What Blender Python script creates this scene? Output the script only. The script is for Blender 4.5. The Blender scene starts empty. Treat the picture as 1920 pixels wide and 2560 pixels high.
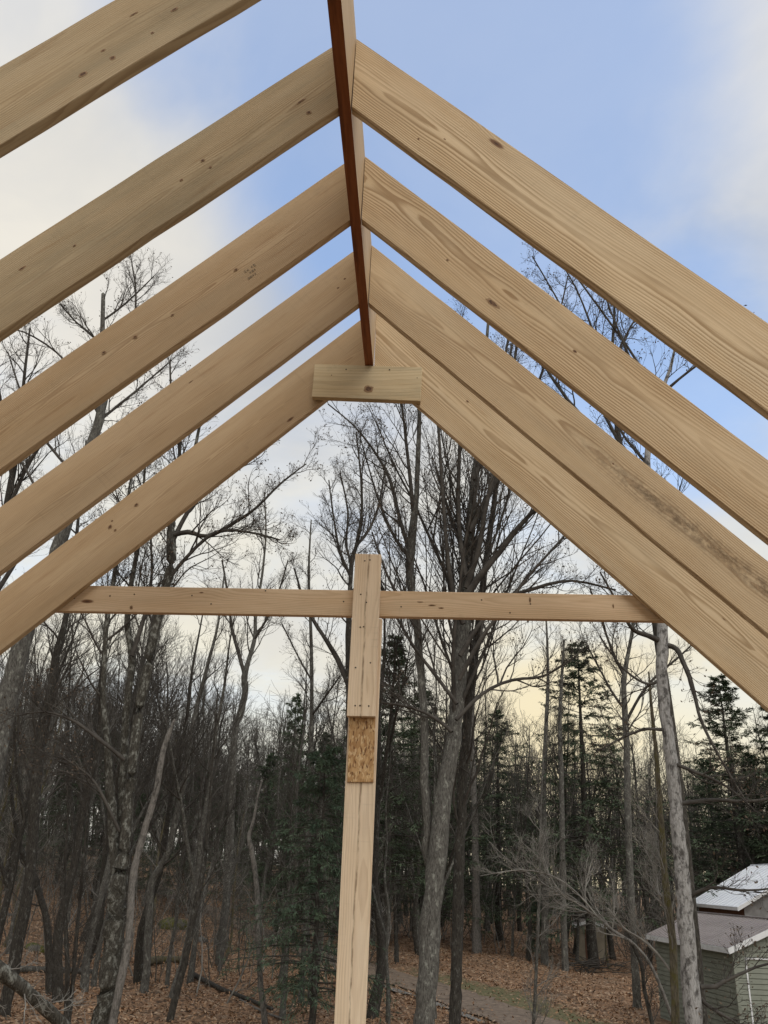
import bpy, math, random
import numpy as np
from mathutils import Matrix, Vector

# ------------------------------------------------------------------ camera, sky, sun, exposure
sc = bpy.context.scene
COL = sc.collection
S = 1.27                                   # metres per fitted unit
F_PX, PITCH, ROLL, YAW = 2086.21, 0.412272, 0.044192, 0.055512   # fitted on a 1920 x 2560 photograph
CAM = np.array([0.277026 * S, 0.0, 4.5])
_f = np.array([-math.sin(YAW) * math.cos(PITCH), math.cos(YAW) * math.cos(PITCH), math.sin(PITCH)])
_r0 = np.array([math.cos(YAW), math.sin(YAW), 0.0])
_u0 = np.cross(_r0, _f)
_r = _r0 * math.cos(ROLL) + _u0 * math.sin(ROLL)
_u = -_r0 * math.sin(ROLL) + _u0 * math.cos(ROLL)
cam_d = bpy.data.cameras.new('camera')
cam_d.sensor_fit = 'VERTICAL'; cam_d.sensor_height = 36.0; cam_d.sensor_width = 27.0
cam_d.lens = F_PX / 2560 * 36.0
cam_d.clip_start = 0.05; cam_d.clip_end = 2000
cam = bpy.data.objects.new('camera', cam_d); COL.objects.link(cam)
cam.matrix_world = Matrix(((_r[0], _u[0], -_f[0], CAM[0]), (_r[1], _u[1], -_f[1], CAM[1]),
                           (_r[2], _u[2], -_f[2], CAM[2]), (0, 0, 0, 1)))
sc.camera = cam

def ray(px, py):
    return _f + _r * (px - 960) / F_PX - _u * (py - 1280) / F_PX
def at(px, py, Y):                         # the point on a pixel's ray at ground distance Y
    d = ray(px, py); return CAM + d * (Y / d[1])
def metres(w, P):                          # a width in pixels at point P
    return w * float((np.asarray(P) - CAM) @ _f) / F_PX

SUN_EL, SUN_AZ = math.radians(48), math.radians(152)   # azimuth clockwise from +Y: high, behind the camera to the right
sun_d = bpy.data.lights.new('sun', 'SUN'); sun_d.energy = 1.1; sun_d.angle = math.radians(45); sun_d.color = (1, .93, .82)
sun = bpy.data.objects.new('sun', sun_d); COL.objects.link(sun)
_sd = Vector((math.sin(SUN_AZ) * math.cos(SUN_EL), math.cos(SUN_AZ) * math.cos(SUN_EL), math.sin(SUN_EL)))
sun.rotation_euler = _sd.to_track_quat('Z', 'Y').to_euler(); sun.location = (6, -8, 20)
sc.view_settings.view_transform = 'Standard'; sc.view_settings.look = 'None'
sc.view_settings.exposure = 0.0; sc.view_settings.gamma = 1.0
sc.cycles.use_denoising = True
sc.cycles.max_bounces = 6; sc.cycles.diffuse_bounces = 3; sc.cycles.transparent_max_bounces = 4

class NT:                                  # tiny node-tree helper
    def __init__(s, t): s.t = t; s.t.nodes.clear()
    def n(s, kind, **kw):
        nd = s.t.nodes.new(kind)
        for k, v in kw.items():
            if k.startswith('i_'):
                key = k[2:]; key = int(key) if key.isdigit() else key.replace('_', ' ')
                s.put(nd.inputs[key], v)
            else: setattr(nd, k, v)
        return nd
    def put(s, sock, v):
        if hasattr(v, 'is_linked') or isinstance(v, bpy.types.NodeSocket): s.t.links.new(v, sock)
        else: sock.default_value = v
    def m(s, op, a, b=None, c=None, clamp=False):
        nd = s.n('ShaderNodeMath', operation=op); nd.use_clamp = clamp
        for i, v in enumerate((a, b, c)):
            if v is not None: s.put(nd.inputs[i], v)
        return nd.outputs[0]
    def v(s, op, a, b=None):
        nd = s.n('ShaderNodeVectorMath', operation=op)
        s.put(nd.inputs[0], a)
        if b is not None: s.put(nd.inputs[1], b)
        return nd.outputs['Value'] if op in ('LENGTH', 'DOT_PRODUCT', 'DISTANCE') else nd.outputs[0]
    def mix(s, fac, a, b):
        nd = s.n('ShaderNodeMix', data_type='RGBA')
        s.put(nd.inputs[0], fac); s.put(nd.inputs[6], a if not isinstance(a, tuple) else (*a[:3], 1)); s.put(nd.inputs[7], b if not isinstance(b, tuple) else (*b[:3], 1))
        return nd.outputs[2]
    def noise(s, vec, scale, detail=3, rough=.55, dim='3D'):
        return s.n('ShaderNodeTexNoise', noise_dimensions=dim, i_Vector=vec, i_Scale=scale, i_Detail=detail, i_Roughness=rough).outputs[0]
    def step(s, x, a, b):                  # smooth step
        nd = s.n('ShaderNodeMapRange', interpolation_type='SMOOTHSTEP')
        s.put(nd.inputs[0], x); nd.inputs[1].default_value = a; nd.inputs[2].default_value = b
        return nd.outputs[0]
    def xyz(s, x=0., y=0., z=0.):
        return s.n('ShaderNodeCombineXYZ', i_0=x, i_1=y, i_2=z).outputs[0]

world = bpy.data.worlds.new('World'); sc.world = world; world.use_nodes = True
w = NT(world.node_tree)
SKY_STRENGTH = 0.1
sky = w.n('ShaderNodeTexSky', sky_type='NISHITA', sun_disc=False, sun_elevation=SUN_EL, sun_rotation=SUN_AZ,
          air_density=1.0, dust_density=1.6, ozone_density=1.4)
dirv = w.n('ShaderNodeTexCoord').outputs['Generated']
sep = w.n('ShaderNodeSeparateXYZ', i_0=dirv)
el = sep.outputs[2]
den = w.m('ADD', w.m('MAXIMUM', el, 0.0), 0.22)
plane = w.xyz(w.m('DIVIDE', sep.outputs[0], den), w.m('DIVIDE', sep.outputs[1], den), 0.3)
warp = w.n('ShaderNodeTexNoise', i_Vector=plane, i_Scale=1.1, i_Detail=3.0).outputs[1]
pl2 = w.v('ADD', plane, w.v('MULTIPLY', warp, (.55, .55, .2)))
n1 = w.noise(w.v('ADD', pl2, (3.1, 1.7, 0)), 1.15, 7, .56)
n2 = w.noise(w.v('ADD', pl2, (9.4, 4.2, 2)), 2.6, 6, .6)
# a broad blue opening in the cloud deck over the ridge (and its likes elsewhere, from the noise)
def dirpix(px, py):
    d = ray(px, py); d = d / np.linalg.norm(d); return tuple(float(v) for v in d)
def lobe(px, py, lo, hi):
    return w.step(w.v('DOT_PRODUCT', dirv, dirpix(px, py)), math.cos(math.radians(lo)), math.cos(math.radians(hi)))
blue = w.m('MAXIMUM', lobe(1150, 260, 20, 2), w.m('MULTIPLY', lobe(1600, 900, 12, 2), .7))
blue = w.m('MAXIMUM', blue, w.m('MULTIPLY', lobe(560, 60, 9, 1), .55))
cov = w.m('SUBTRACT', w.m('ADD', w.m('MULTIPLY', n1, 1.5), w.m('MULTIPLY', n2, .35)), w.m('MULTIPLY', blue, .70))
mask = w.step(cov, .32, 1.04)
low = w.step(el, .5, .1)                                   # thicker, warmer towards the horizon
mask = w.m('MAXIMUM', mask, w.m('MULTIPLY', low, .93))
mask = w.m('MULTIPLY_ADD', mask, .72, .28)                # thin high veil everywhere
k = 1 / SKY_STRENGTH
tone = w.step(w.noise(w.v('ADD', pl2, (1.4, 7.7, 5)), 1.7, 6, .58), .32, .66)
cl_hi = w.mix(tone, (.52 * k, .56 * k, .63 * k), (.86 * k, .83 * k, .77 * k))
cl_lo = w.mix(tone, (.78 * k, .76 * k, .70 * k), (.90 * k, .85 * k, .70 * k))
cloud = w.mix(w.step(el, .62, .22), cl_hi, cl_lo)
glow = lobe(1500, 2020, 16, 1)
cloud = w.mix(w.m('MULTIPLY', glow, .75), cloud, (1.0 * k, .84 * k, .50 * k))
cloud = w.mix(w.m('MULTIPLY', lobe(140, 640, 15, 2), .6), cloud, (.92 * k, .86 * k, .74 * k))   # warm cream glow tinted into the cloud colour
blue_c = w.v('MULTIPLY', sky.outputs[0], (2.75, 3.1, 3.3))
skyc = w.mix(mask, blue_c, cloud)
bg = w.n('ShaderNodeBackground', i_Color=skyc, i_Strength=SKY_STRENGTH)
w.t.links.new(bg.outputs[0], w.n('ShaderNodeOutputWorld').inputs[0])

rng = np.random.default_rng(11)
random.seed(5)

# ------------------------------------------------------------------ materials
def new_mat(name):
    m = bpy.data.materials.new(name); m.use_nodes = True
    t = NT(m.node_tree)
    b = t.n('ShaderNodeBsdfPrincipled'); o = t.n('ShaderNodeOutputMaterial')
    t.t.links.new(b.outputs[0], o.inputs[0])
    b.inputs['Specular IOR Level'].default_value = .25
    return m, t, b
def bump(t, b, h, dist, strength=1.0):
    nd = t.n('ShaderNodeBump', i_Height=h, i_Distance=dist, i_Strength=strength)
    t.t.links.new(nd.outputs[0], b.inputs['Normal'])

def wood(name, early, late, grey=(.45, .40, .31), ring=95, contrast=.8, knots=.5, stain=0.0, weather=.4, axis='X', pith=-.055, zmid=0.0, loops=.07, streak=0.0):
    m, t, b = new_mat(name)
    oc = t.n('ShaderNodeTexCoord').outputs['Object']
    seed = t.n('ShaderNodeAttribute', attribute_type='OBJECT', attribute_name='seed').outputs['Fac']
    s_ = t.n('ShaderNodeSeparateXYZ', i_0=oc)
    X, Y, Z = s_.outputs
    if axis == 'Z': X, Z = Z, X
    Zraw = Z
    if zmid: Z = t.m('ADD', Z, zmid)
    xs = t.m('ADD', X, t.m('MULTIPLY', seed, 13.7))
    base = t.xyz(xs, Y, Z)
    drift = t.noise(t.xyz(xs, t.m('MULTIPLY', seed, 5.1), 0), .6, 2, .5)
    drift2 = t.noise(t.xyz(xs, t.m('MULTIPLY', seed, 3.3), 9), .9, 2.5, .55)
    zc = t.m('ADD', Z, t.m('ADD', t.m('MULTIPLY', t.m('SUBTRACT', drift, .5), .15), t.m('MULTIPLY', t.m('SUBTRACT', t.m('FRACT', t.m('MULTIPLY', seed, 7.77)), .5), .10)))
    yc = t.m('ADD', t.m('ADD', Y, pith), t.m('MULTIPLY', t.m('SUBTRACT', drift2, .5), loops))
    # knots
    kv = t.n('ShaderNodeTexVoronoi', voronoi_dimensions='2D', feature='F1',
             i_Vector=t.xyz(t.m('MULTIPLY', xs, 1.9), t.m('MULTIPLY', t.m('ADD', Z, t.m('MULTIPLY', seed, 3.1)), 6.0), 0), i_Scale=1.0)
    kd = kv.outputs['Distance']
    kcol = t.n('ShaderNodeSeparateColor', i_0=kv.outputs['Color'])
    keep = t.m('LESS_THAN', kcol.outputs[0], knots)
    ksz = t.m('MULTIPLY_ADD', kcol.outputs[1], .09, .025)
    kn = t.m('MULTIPLY', t.m('SUBTRACT', 1.0, t.m('DIVIDE', kd, ksz), clamp=True), keep)
    halo = t.m('MULTIPLY', t.step(kd, .42, .0), keep)
    r = t.m('SQRT', t.m('ADD', t.m('MULTIPLY', zc, zc), t.m('MULTIPLY', yc, yc)))
    wob = t.noise(t.v('MULTIPLY', base, (1.6, 11, 11)), 1.0, 3, .5)
    wob2 = t.noise(t.v('MULTIPLY', base, (5, 34, 34)), 1.0, 2, .5)
    r = t.m('ADD', r, t.m('MULTIPLY', t.m('SUBTRACT', wob, .5), .016))
    r = t.m('ADD', r, t.m('MULTIPLY', t.m('SUBTRACT', wob2, .5), .004))
    r = t.m('ADD', r, t.m('MULTIPLY', halo, .020))
    fr = t.m('FRACT', t.m('MULTIPLY', r, ring))
    dark = t.m('MULTIPLY', t.step(fr, .25, .80), t.step(fr, 1.0, .90))
    patch = t.step(t.noise(t.v('MULTIPLY', base, (1.1, 6, 6)), 1.0, 3, .6), .28, .62)
    dark = t.m('MULTIPLY', dark, t.m('MULTIPLY_ADD', patch, .75, .25))
    col = t.mix(t.m('MULTIPLY', dark, contrast), early, late)
    fib = t.noise(t.v('MULTIPLY', base, (5, 260, 260)), 1.0, 2, .6)
    col = t.mix(t.m('MULTIPLY', t.step(fib, .45, .75), .22), col, tuple(c * .62 for c in late))
    wn = t.step(t.noise(t.v('MULTIPLY', base, (1.5, 5, 9)), 1.0, 5, .62), .42, .75)
    col = t.mix(t.m('MULTIPLY', wn, weather), col, grey)
    # faint saw marks across the board and bruises
    saw = t.noise(t.v('MULTIPLY', base, (48, 3, 3)), 1.0, 2, .6)
    spot = t.step(t.noise(t.v('ADD', base, (4, 4, 4)), 7.0, 4, .6), .64, .80)
    col = t.mix(t.m('MULTIPLY', t.m('MULTIPLY', t.step(saw, .55, .75), wn), .20), col, tuple(c * .55 for c in grey))
    col = t.mix(t.m('MULTIPLY', spot, .35 * weather + .06), col, tuple(c * .45 for c in grey))
    # boards differ in tone, and each is mottled along its length
    hv = t.m('FRACT', t.m('MULTIPLY', seed, 19.3))
    warm = t.v('MULTIPLY', col, (.84, .77, .67))
    mott = t.step(t.noise(t.v('MULTIPLY', t.v('ADD', base, (7, 1, 2)), (1.0, 5, 7)), 1.0, 5, .65), .38, .68)
    col = t.mix(t.m('ADD', t.m('MULTIPLY', mott, .55), t.m('MULTIPLY', hv, .35), clamp=True), col, warm)
    resin = t.step(t.noise(t.v('MULTIPLY', t.v('ADD', base, (2, 8, 3)), (2.2, 30, 38)), 1.0, 3, .6), .60, .74)
    col = t.mix(t.m('MULTIPLY', resin, .45), col, tuple(c * f for c, f in zip(late, (.95, .86, .74))))
    col = t.mix(t.m('MULTIPLY', halo, .16), col, tuple(c * .75 for c in late))
    col = t.mix(t.step(kn, .02, .5), col, (.17, .085, .04))
    col = t.mix(t.step(kn, .55, .95), col, (.07, .035, .02))
    if streak:                             # dark pith line wandering down the middle
        sx = t.m('ABSOLUTE', t.m('ADD', Z, t.m('MULTIPLY_ADD', t.noise(t.v('MULTIPLY', base, (2.5, 0, 0)), 1.0, 4, .6), .03, -.015)))
        sg_ = t.m('MULTIPLY', t.step(sx, .0075, .0005), t.step(t.noise(t.v('MULTIPLY', base, (7, 4, 30)), 1.0, 4, .65), .36, .6))
        col = t.mix(t.m('MULTIPLY', sg_, streak), col, (.20, .125, .07))
    if stain:                              # a band of mildew running along the grain
        sw = t.noise(t.v('MULTIPLY', base, (.5, 0, 0)), 1.0, 2)
        band = t.m('ABSOLUTE', t.m('ADD', Zraw, t.m('MULTIPLY_ADD', sw, .10, .06)))
        spk = t.noise(t.v('MULTIPLY', base, (.6, 1, 1)), 30.0, 5, .8)
        run = t.m('MULTIPLY', t.step(X, 1.3, 2.0), t.step(X, 4.2, 2.8))
        sm = t.m('MULTIPLY', t.m('MULTIPLY', t.step(band, .075, .004), t.step(spk, .30, .66)), run)
        col = t.mix(t.m('MULTIPLY', sm, stain), col, (.13, .085, .045))
    t.put(b.inputs['Base Color'], col)
    b.inputs['Roughness'].default_value = .72
    bump(t, b, t.m('ADD', t.m('MULTIPLY', dark, .5), fib), .0012, .6)
    return m

M = {}
M['rafter_knotty'] = wood('knotty weathered spruce', (.51, .395, .245), (.30, .20, .105), (.31, .25, .155), 135, .60, .30, 0, .75, zmid=.135)
M['rafter_fine'] = wood('fine grained spruce', (.57, .42, .26), (.33, .205, .105), (.42, .315, .195), 150, .65, .18, 0, .45, zmid=.135)
M['rafter_pine'] = wood('flat sawn yellow pine', (.67, .51, .32), (.32, .195, .09), (.45, .355, .23), 105, .85, .08, 0, .35, zmid=.135, loops=.13)
M['rafter_clear'] = wood('clear yellow pine', (.68, .525, .335), (.31, .195, .09), (.46, .365, .24), 125, .85, .06, 0, .35, zmid=.135, loops=.05, pith=-.07)
M['rafter_stained'] = wood('stained yellow pine', (.63, .48, .30), (.32, .20, .10), (.44, .34, .22), 120, .75, .2, .85, .4, zmid=.135, loops=.08)
M['stud'] = wood('pale whitewood', (.74, .55, .36), (.47, .31, .17), (.55, .42, .28), 120, .45, .3, 0, .4)
M['block'] = wood('grey stained whitewood', (.62, .50, .31), (.43, .305, .165), (.40, .35, .235), 60, .35, .0, 0, .9)
M['ridge_face'] = wood('pale laminated veneer', (.60, .45, .285), (.46, .325, .185), (.53, .40, .26), 200, .5, .0, 0, .25, pith=-.4)
M['post'] = wood('bright whitewood', (.84, .67, .48), (.56, .39, .245), (.64, .51, .37), 110, .42, .12, 0, .35, axis='Z', streak=.8)

def simple(name, c1, c2, scale=8, rough=.8, bumpd=0, c3=None, stretch=(1, 1, 1), spec=.25, metal=0):
    m, t, b = new_mat(name)
    oc = t.n('ShaderNodeTexCoord').outputs['Object']
    v = t.v('MULTIPLY', oc, stretch)
    n = t.noise(v, scale, 5, .62)
    col = t.mix(t.step(n, .36, .66), c1, c2)
    if c3: col = t.mix(t.step(t.noise(t.v('ADD', v, (5, 3, 1)), scale * .35, 5, .65), .52, .66), col, c3)
    t.put(b.inputs['Base Color'], col); b.inputs['Roughness'].default_value = rough
    b.inputs['Specular IOR Level'].default_value = spec; b.inputs['Metallic'].default_value = metal
    if bumpd: bump(t, b, n, bumpd)
    return m
M['ridge_edge'] = simple('red brown sealed edge', (.32, .115, .042), (.24, .082, .03), 30, .6, 0, (.17, .06, .024), (.15, 2, 2))
M['nail'] = simple('dark nail steel', (.035, .026, .02), (.06, .045, .03), 40, .6, 0)
M['ink'] = simple('faded stamp ink', (.17, .13, .085), (.36, .27, .17), 160, .9)

def osb_mat():
    m, t, b = new_mat('oriented strand board')
    oc = t.n('ShaderNodeTexCoord').outputs['Object']
    wv = t.n('ShaderNodeTexNoise', i_Vector=oc, i_Scale=14.0, i_Detail=2.0).outputs[1]
    p = t.v('ADD', oc, t.v('MULTIPLY', wv, (.03, .03, .03)))
    v1 = t.n('ShaderNodeTexVoronoi', i_Vector=t.v('MULTIPLY', p, (80, 80, 30)), i_Scale=1.0)
    v2 = t.n('ShaderNodeTexVoronoi', i_Vector=t.v('MULTIPLY', t.v('ADD', p, (.3, .1, .7)), (165, 165, 60)), i_Scale=1.0)
    c1 = t.n('ShaderNodeSeparateColor', i_0=v1.outputs['Color']).outputs[0]
    c2 = t.n('ShaderNodeSeparateColor', i_0=v2.outputs['Color']).outputs[1]
    col = t.mix(c1, (.36, .19, .075), (.58, .36, .165))
    col = t.mix(t.step(c2, .72, .95), col, (.66, .46, .25))
    col = t.mix(t.step(c2, .20, .05), col, (.19, .09, .035))
    t.put(b.inputs['Base Color'], col); b.inputs['Roughness'].default_value = .6
    bump(t, b, c1, .002)
    return m
M['osb'] = osb_mat()

def bark(name, c1, c2, patch, amount=.5, moss=None, scale=1.0):
    m, t, b = new_mat(name)
    oc = t.n('ShaderNodeTexCoord').outputs['Object']
    seed = t.n('ShaderNodeObjectInfo').outputs['Random']
    v = t.v('ADD', oc, t.xyz(t.m('MULTIPLY', seed, 31.0), 0, 0))
    ridge = t.noise(t.v('MULTIPLY', v, (1, 1, .22)), 26 * scale, 4, .65)
    col = t.mix(t.step(ridge, .34, .64), c1, c2)
    pn = t.noise(t.v('MULTIPLY', v, (1, 1, .6)), 5.5 * scale, 6, .7)
    col = t.mix(t.m('MULTIPLY', t.step(pn, .60 - .22 * amount, .72 - .16 * amount), .85), col, patch)
    pn2 = t.noise(t.v('ADD', v, (8, 2, 3)), 17 * scale, 4, .7)
    col = t.mix(t.step(pn2, .63, .74), col, tuple(c * .35 for c in c1))
    if moss:
        mn = t.noise(t.v('ADD', v, (1, 9, 5)), 3.2, 5, .7)
        col = t.mix(t.m('MULTIPLY', t.step(mn, .5, .64), .85), col, moss)
    t.put(b.inputs['Base Color'], col); b.inputs['Roughness'].default_value = .92
    bump(t, b, ridge, .02)
    return m
M['bark_grey'] = bark('grey lichened bark', (.050, .046, .040), (.135, .128, .112), (.26, .26, .225), .34, None, 1.3)
M['bark_pale'] = bark('pale blotched bark', (.24, .23, .215), (.38, .37, .355), (.04, .035, .031), .64, None, 1.2)
M['bark_dark'] = bark('dark rough bark', (.026, .023, .019), (.065, .058, .048), (.17, .168, .15), .25, None, 1.3)
M['bark_mottled'] = bark('dark bark with pale lichen', (.028, .025, .019), (.075, .068, .055), (.24, .24, .21), .50, None, 1.5)
M['bark_moss'] = bark('mossy bark', (.06, .05, .035), (.15, .13, .09), (.12, .108, .045), .5, (.10, .088, .03))
M['bark_bare'] = bark('bleached bare wood', (.11, .10, .088), (.20, .185, .165), (.065, .06, .053), .55, None, 1.6)
M['twig'] = simple('dark twig bark', (.048, .042, .036), (.084, .075, .064), 3, .95)
M['twig_brown'] = simple('brown twig bark', (.076, .070, .060), (.125, .116, .100), 3, .95)
M['twig_pale'] = simple('pale grey twig bark', (.17, .158, .14), (.26, .245, .215), 3, .95)
M['needle'] = simple('evergreen needles', (.045, .066, .038), (.088, .116, .064), 1.6, .85)
M['needle_soft'] = simple('young hemlock needles', (.050, .078, .050), (.090, .125, .075), 2.0, .85)
M['deadleaf'] = simple('withered leaves', (.075, .055, .04), (.13, .095, .065), 5, .9)

# ------------------------------------------------------------------ mesh helpers
def mesh_np(name, V, Fq, mat, parent=None, smooth=True, mats=None, midx=None):
    me = bpy.data.meshes.new(name)
    V = np.ascontiguousarray(V, np.float32); Fq = np.ascontiguousarray(Fq, np.int32)
    nf, k = Fq.shape
    me.vertices.add(len(V)); me.vertices.foreach_set('co', V.ravel())
    me.loops.add(nf * k); me.loops.foreach_set('vertex_index', Fq.ravel())
    me.polygons.add(nf); me.polygons.foreach_set('loop_start', np.arange(0, nf * k, k, dtype=np.int32))
    me.polygons.foreach_set('use_smooth', np.full(nf, smooth, bool))
    for mm in (mats or [mat]): me.materials.append(mm)
    if midx is not None: me.polygons.foreach_set('material_index', np.asarray(midx, np.int32))
    me.update(calc_edges=True)
    return link(name, me, parent)
def link(name, data, parent=None):
    o = bpy.data.objects.new(name, data); COL.objects.link(o)
    if parent is not None: o.parent = parent
    return o
def tag(o, label=None, cat=None, group=None, kind=None):
    if label: o['label'] = label
    if cat: o['category'] = cat
    if group: o['group'] = group
    if kind: o['kind'] = kind
    return o
def empty(name, loc=(0, 0, 0), label=None, cat=None, group=None):
    o = link(name, None); o.location = loc; o.empty_display_size = .2
    return tag(o, label, cat, group)
def poly(name, verts, faces, mat, parent=None, mats=None, midx=None):
    me = bpy.data.meshes.new(name); me.from_pydata([tuple(map(float, v)) for v in verts], [], faces)
    for mm in (mats or [mat]): me.materials.append(mm)
    if midx: me.polygons.foreach_set('material_index', midx)
    me.update(); return link(name, me, parent)
BOXF = [(0, 3, 2, 1), (4, 5, 6, 7), (0, 1, 5, 4), (1, 2, 6, 5), (2, 3, 7, 6), (3, 0, 4, 7)]
def boxv(x0, x1, y0, y1, z0, z1):
    return [(x0, y0, z0), (x1, y0, z0), (x1, y1, z0), (x0, y1, z0), (x0, y0, z1), (x1, y0, z1), (x1, y1, z1), (x0, y1, z1)]
def box(name, x0, x1, y0, y1, z0, z1, mat, parent=None, bev=0.0):
    o = poly(name, boxv(x0, x1, y0, y1, z0, z1), BOXF, mat, parent)
    if bev: bevel(o, bev)
    return o
import bmesh
def bevel(o, w_):
    bm = bmesh.new(); bm.from_mesh(o.data)
    bmesh.ops.bevel(bm, geom=[e for e in bm.edges if e.calc_face_angle(0) > .5], offset=w_, segments=1, affect='EDGES')
    bm.to_mesh(o.data); bm.free()

def tubes(P, Rr, sides):
    """P (N,K,3), Rr (N,K) -> verts, quads of N open tubes."""
    N, K, _ = P.shape
    T = np.empty_like(P)
    T[:, 1:-1] = P[:, 2:] - P[:, :-2]; T[:, 0] = P[:, 1] - P[:, 0]; T[:, -1] = P[:, -1] - P[:, -2]
    T /= np.linalg.norm(T, axis=2, keepdims=True) + 1e-9
    ref = np.where(np.abs(T[:, :1, 2:3]) > .85, np.array([1., 0, 0]), np.array([0, 0, 1.]))
    A = np.cross(T, np.broadcast_to(ref, T.shape)); A /= np.linalg.norm(A, axis=2, keepdims=True) + 1e-9
    B = np.cross(T, A)
    an = np.arange(sides) * 2 * np.pi / sides
    V = P[:, :, None, :] + Rr[:, :, None, None] * (A[:, :, None, :] * np.cos(an)[None, None, :, None] + B[:, :, None, :] * np.sin(an)[None, None, :, None])
    idx = np.arange(N * K * sides).reshape(N, K, sides)
    a = idx[:, :-1, :]; b = np.roll(a, -1, axis=2); c = idx[:, 1:, :]; d = np.roll(c, -1, axis=2)
    Q = np.stack([a, b, d, c], -1).reshape(-1, 4)
    return V.reshape(-1, 3), Q
def join(parts):
    Vs, Qs, n = [], [], 0
    for V, Q in parts:
        Vs.append(V); Qs.append(Q + n); n += len(V)
    return np.concatenate(Vs), np.concatenate(Qs)

# ------------------------------------------------------------------ bare-tree generator (batched by level)
def unit(v): return v / (np.linalg.norm(v, axis=-1, keepdims=True) + 1e-9)
def grow(rg, P0, D0, L, r0, r1, K, wig, trop):
    N = len(P0); P = np.empty((N, K + 1, 3)); P[:, 0] = P0; d = unit(D0.copy())
    up = np.array([0, 0, 1.])
    for k_ in range(K):
        d = unit(d + rg.normal(0, wig, (N, 3)) + up * trop)
        P[:, k_ + 1] = P[:, k_] + d * (L / K)[:, None]
    tt = np.linspace(0, 1, K + 1)[None]
    return P, r0[:, None] * (1 - tt) + r1[:, None] * tt
def spawn(rg, P, Rr, n, tlo, thi, alo, ahi, upb=0.0, flat=0.0):
    N, K1, _ = P.shape; K = K1 - 1
    t = tlo + (thi - tlo) * ((np.arange(n)[None] + rg.random((N, n))) / n)
    f = t * K; i = np.clip(f.astype(int), 0, K - 1); g = (f - i)[..., None]
    row = np.arange(N)[:, None]
    p = P[row, i] * (1 - g) + P[row, i + 1] * g
    rr = Rr[row, i] * (1 - g[..., 0]) + Rr[row, i + 1] * g[..., 0]
    T = unit(P[row, i + 1] - P[row, i])
    rv = rg.normal(0, 1, T.shape); rv[..., 2] *= (1 - flat)
    side = unit(rv - T * (rv * T).sum(-1, keepdims=True))
    a = rg.uniform(alo, ahi, (N, n))[..., None]
    D = unit(T * np.cos(a) + side * np.sin(a) + np.array([0, 0, upb]))
    return p.reshape(-1, 3), D.reshape(-1, 3), t.reshape(-1), rr.reshape(-1), np.repeat(np.arange(N), n)

def crown_mesh(rg, TP, TR, n1=16, t0=.35, t1=.98, len1=4.0, a1=(.5, 1.0), n2=7, n3=6, n4=3, up=.05, minr=.0045, wig=.13, leaves=0, droop=0, taperlen=.55, r1f=.5):
    """branches of one trunk (or of several stems): TP (N,K,3)."""
    p, d, t, rr, _ = spawn(rg, TP, TR, n1, t0, t1, *a1, upb=.12)
    L = len1 * (1 - taperlen * (t - t0) / max(1e-6, t1 - t0)) * rg.uniform(.6, 1.25, len(t))
    r0 = np.minimum(rr * .62, r1f * L * .022 + .006) ; r0 = np.maximum(r0, minr * 2)
    P1, R1 = grow(rg, p, d, L, r0, np.maximum(r0 * .22, minr), 9, wig, up)
    out = [tubes(P1, R1, 5)]
    p, d, t, rr, par = spawn(rg, P1, R1, n2, .18, 1.0, .45, .95, upb=.08)
    L2 = L[par] * .52 * (1.12 - .6 * t) * rg.uniform(.5, 1.3, len(t))
    r0 = np.maximum(rr * .62, minr * 1.2)
    P2, R2 = grow(rg, p, d, L2, r0, np.maximum(r0 * .3, minr), 6, wig * .95, up * 1.2 - droop)
    out.append(tubes(P2, R2, 4))
    tips = []
    if n3:
        p, d, t, rr, par = spawn(rg, P2, R2, n3, .12, 1.0, .35, .8, upb=.05)
        L3 = np.maximum(L2[par] * .58 * (1.1 - .5 * t) * rg.uniform(.5, 1.4, len(t)), .25)
        r0 = np.maximum(rr * .65, minr)
        P3, R3 = grow(rg, p, d, L3, r0, np.full_like(r0, minr * .75), 4, wig * .95, up - droop)
        out.append(tubes(P3, R3, 3)); tips.append(P3)
        if n4:
            p, d, t, rr, par = spawn(rg, P3, R3, n4, .2, 1.0, .3, .75)
            L4 = np.maximum(L3[par] * .55 * rg.uniform(.5, 1.4, len(t)), .15)
            P4, R4 = grow(rg, p, d, L4, np.full(len(L4), minr * .85), np.full(len(L4), minr * .65), 2, wig, up - droop)
            out.append(tubes(P4, R4, 3)); tips.append(P4)
    V, Q = join(out)
    lv = None
    if leaves and tips:
        TPt = tips[-1][:, -1]; sel = rg.choice(len(TPt), min(leaves, len(TPt)), replace=False)
        c = TPt[sel]; n = len(c)
        a = unit(rg.normal(0, 1, (n, 3))) * rg.uniform(.025, .055, (n, 1)); b_ = unit(np.cross(a, rg.normal(0, 1, (n, 3)))) * rg.uniform(.012, .028, (n, 1))
        lvV = np.stack([c - a * .1, c + a + b_, c + a * 1.9, c + a - b_], 1).reshape(-1, 3)
        lv = (lvV, np.arange(n * 4).reshape(n, 4))
    return V, Q, lv

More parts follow.
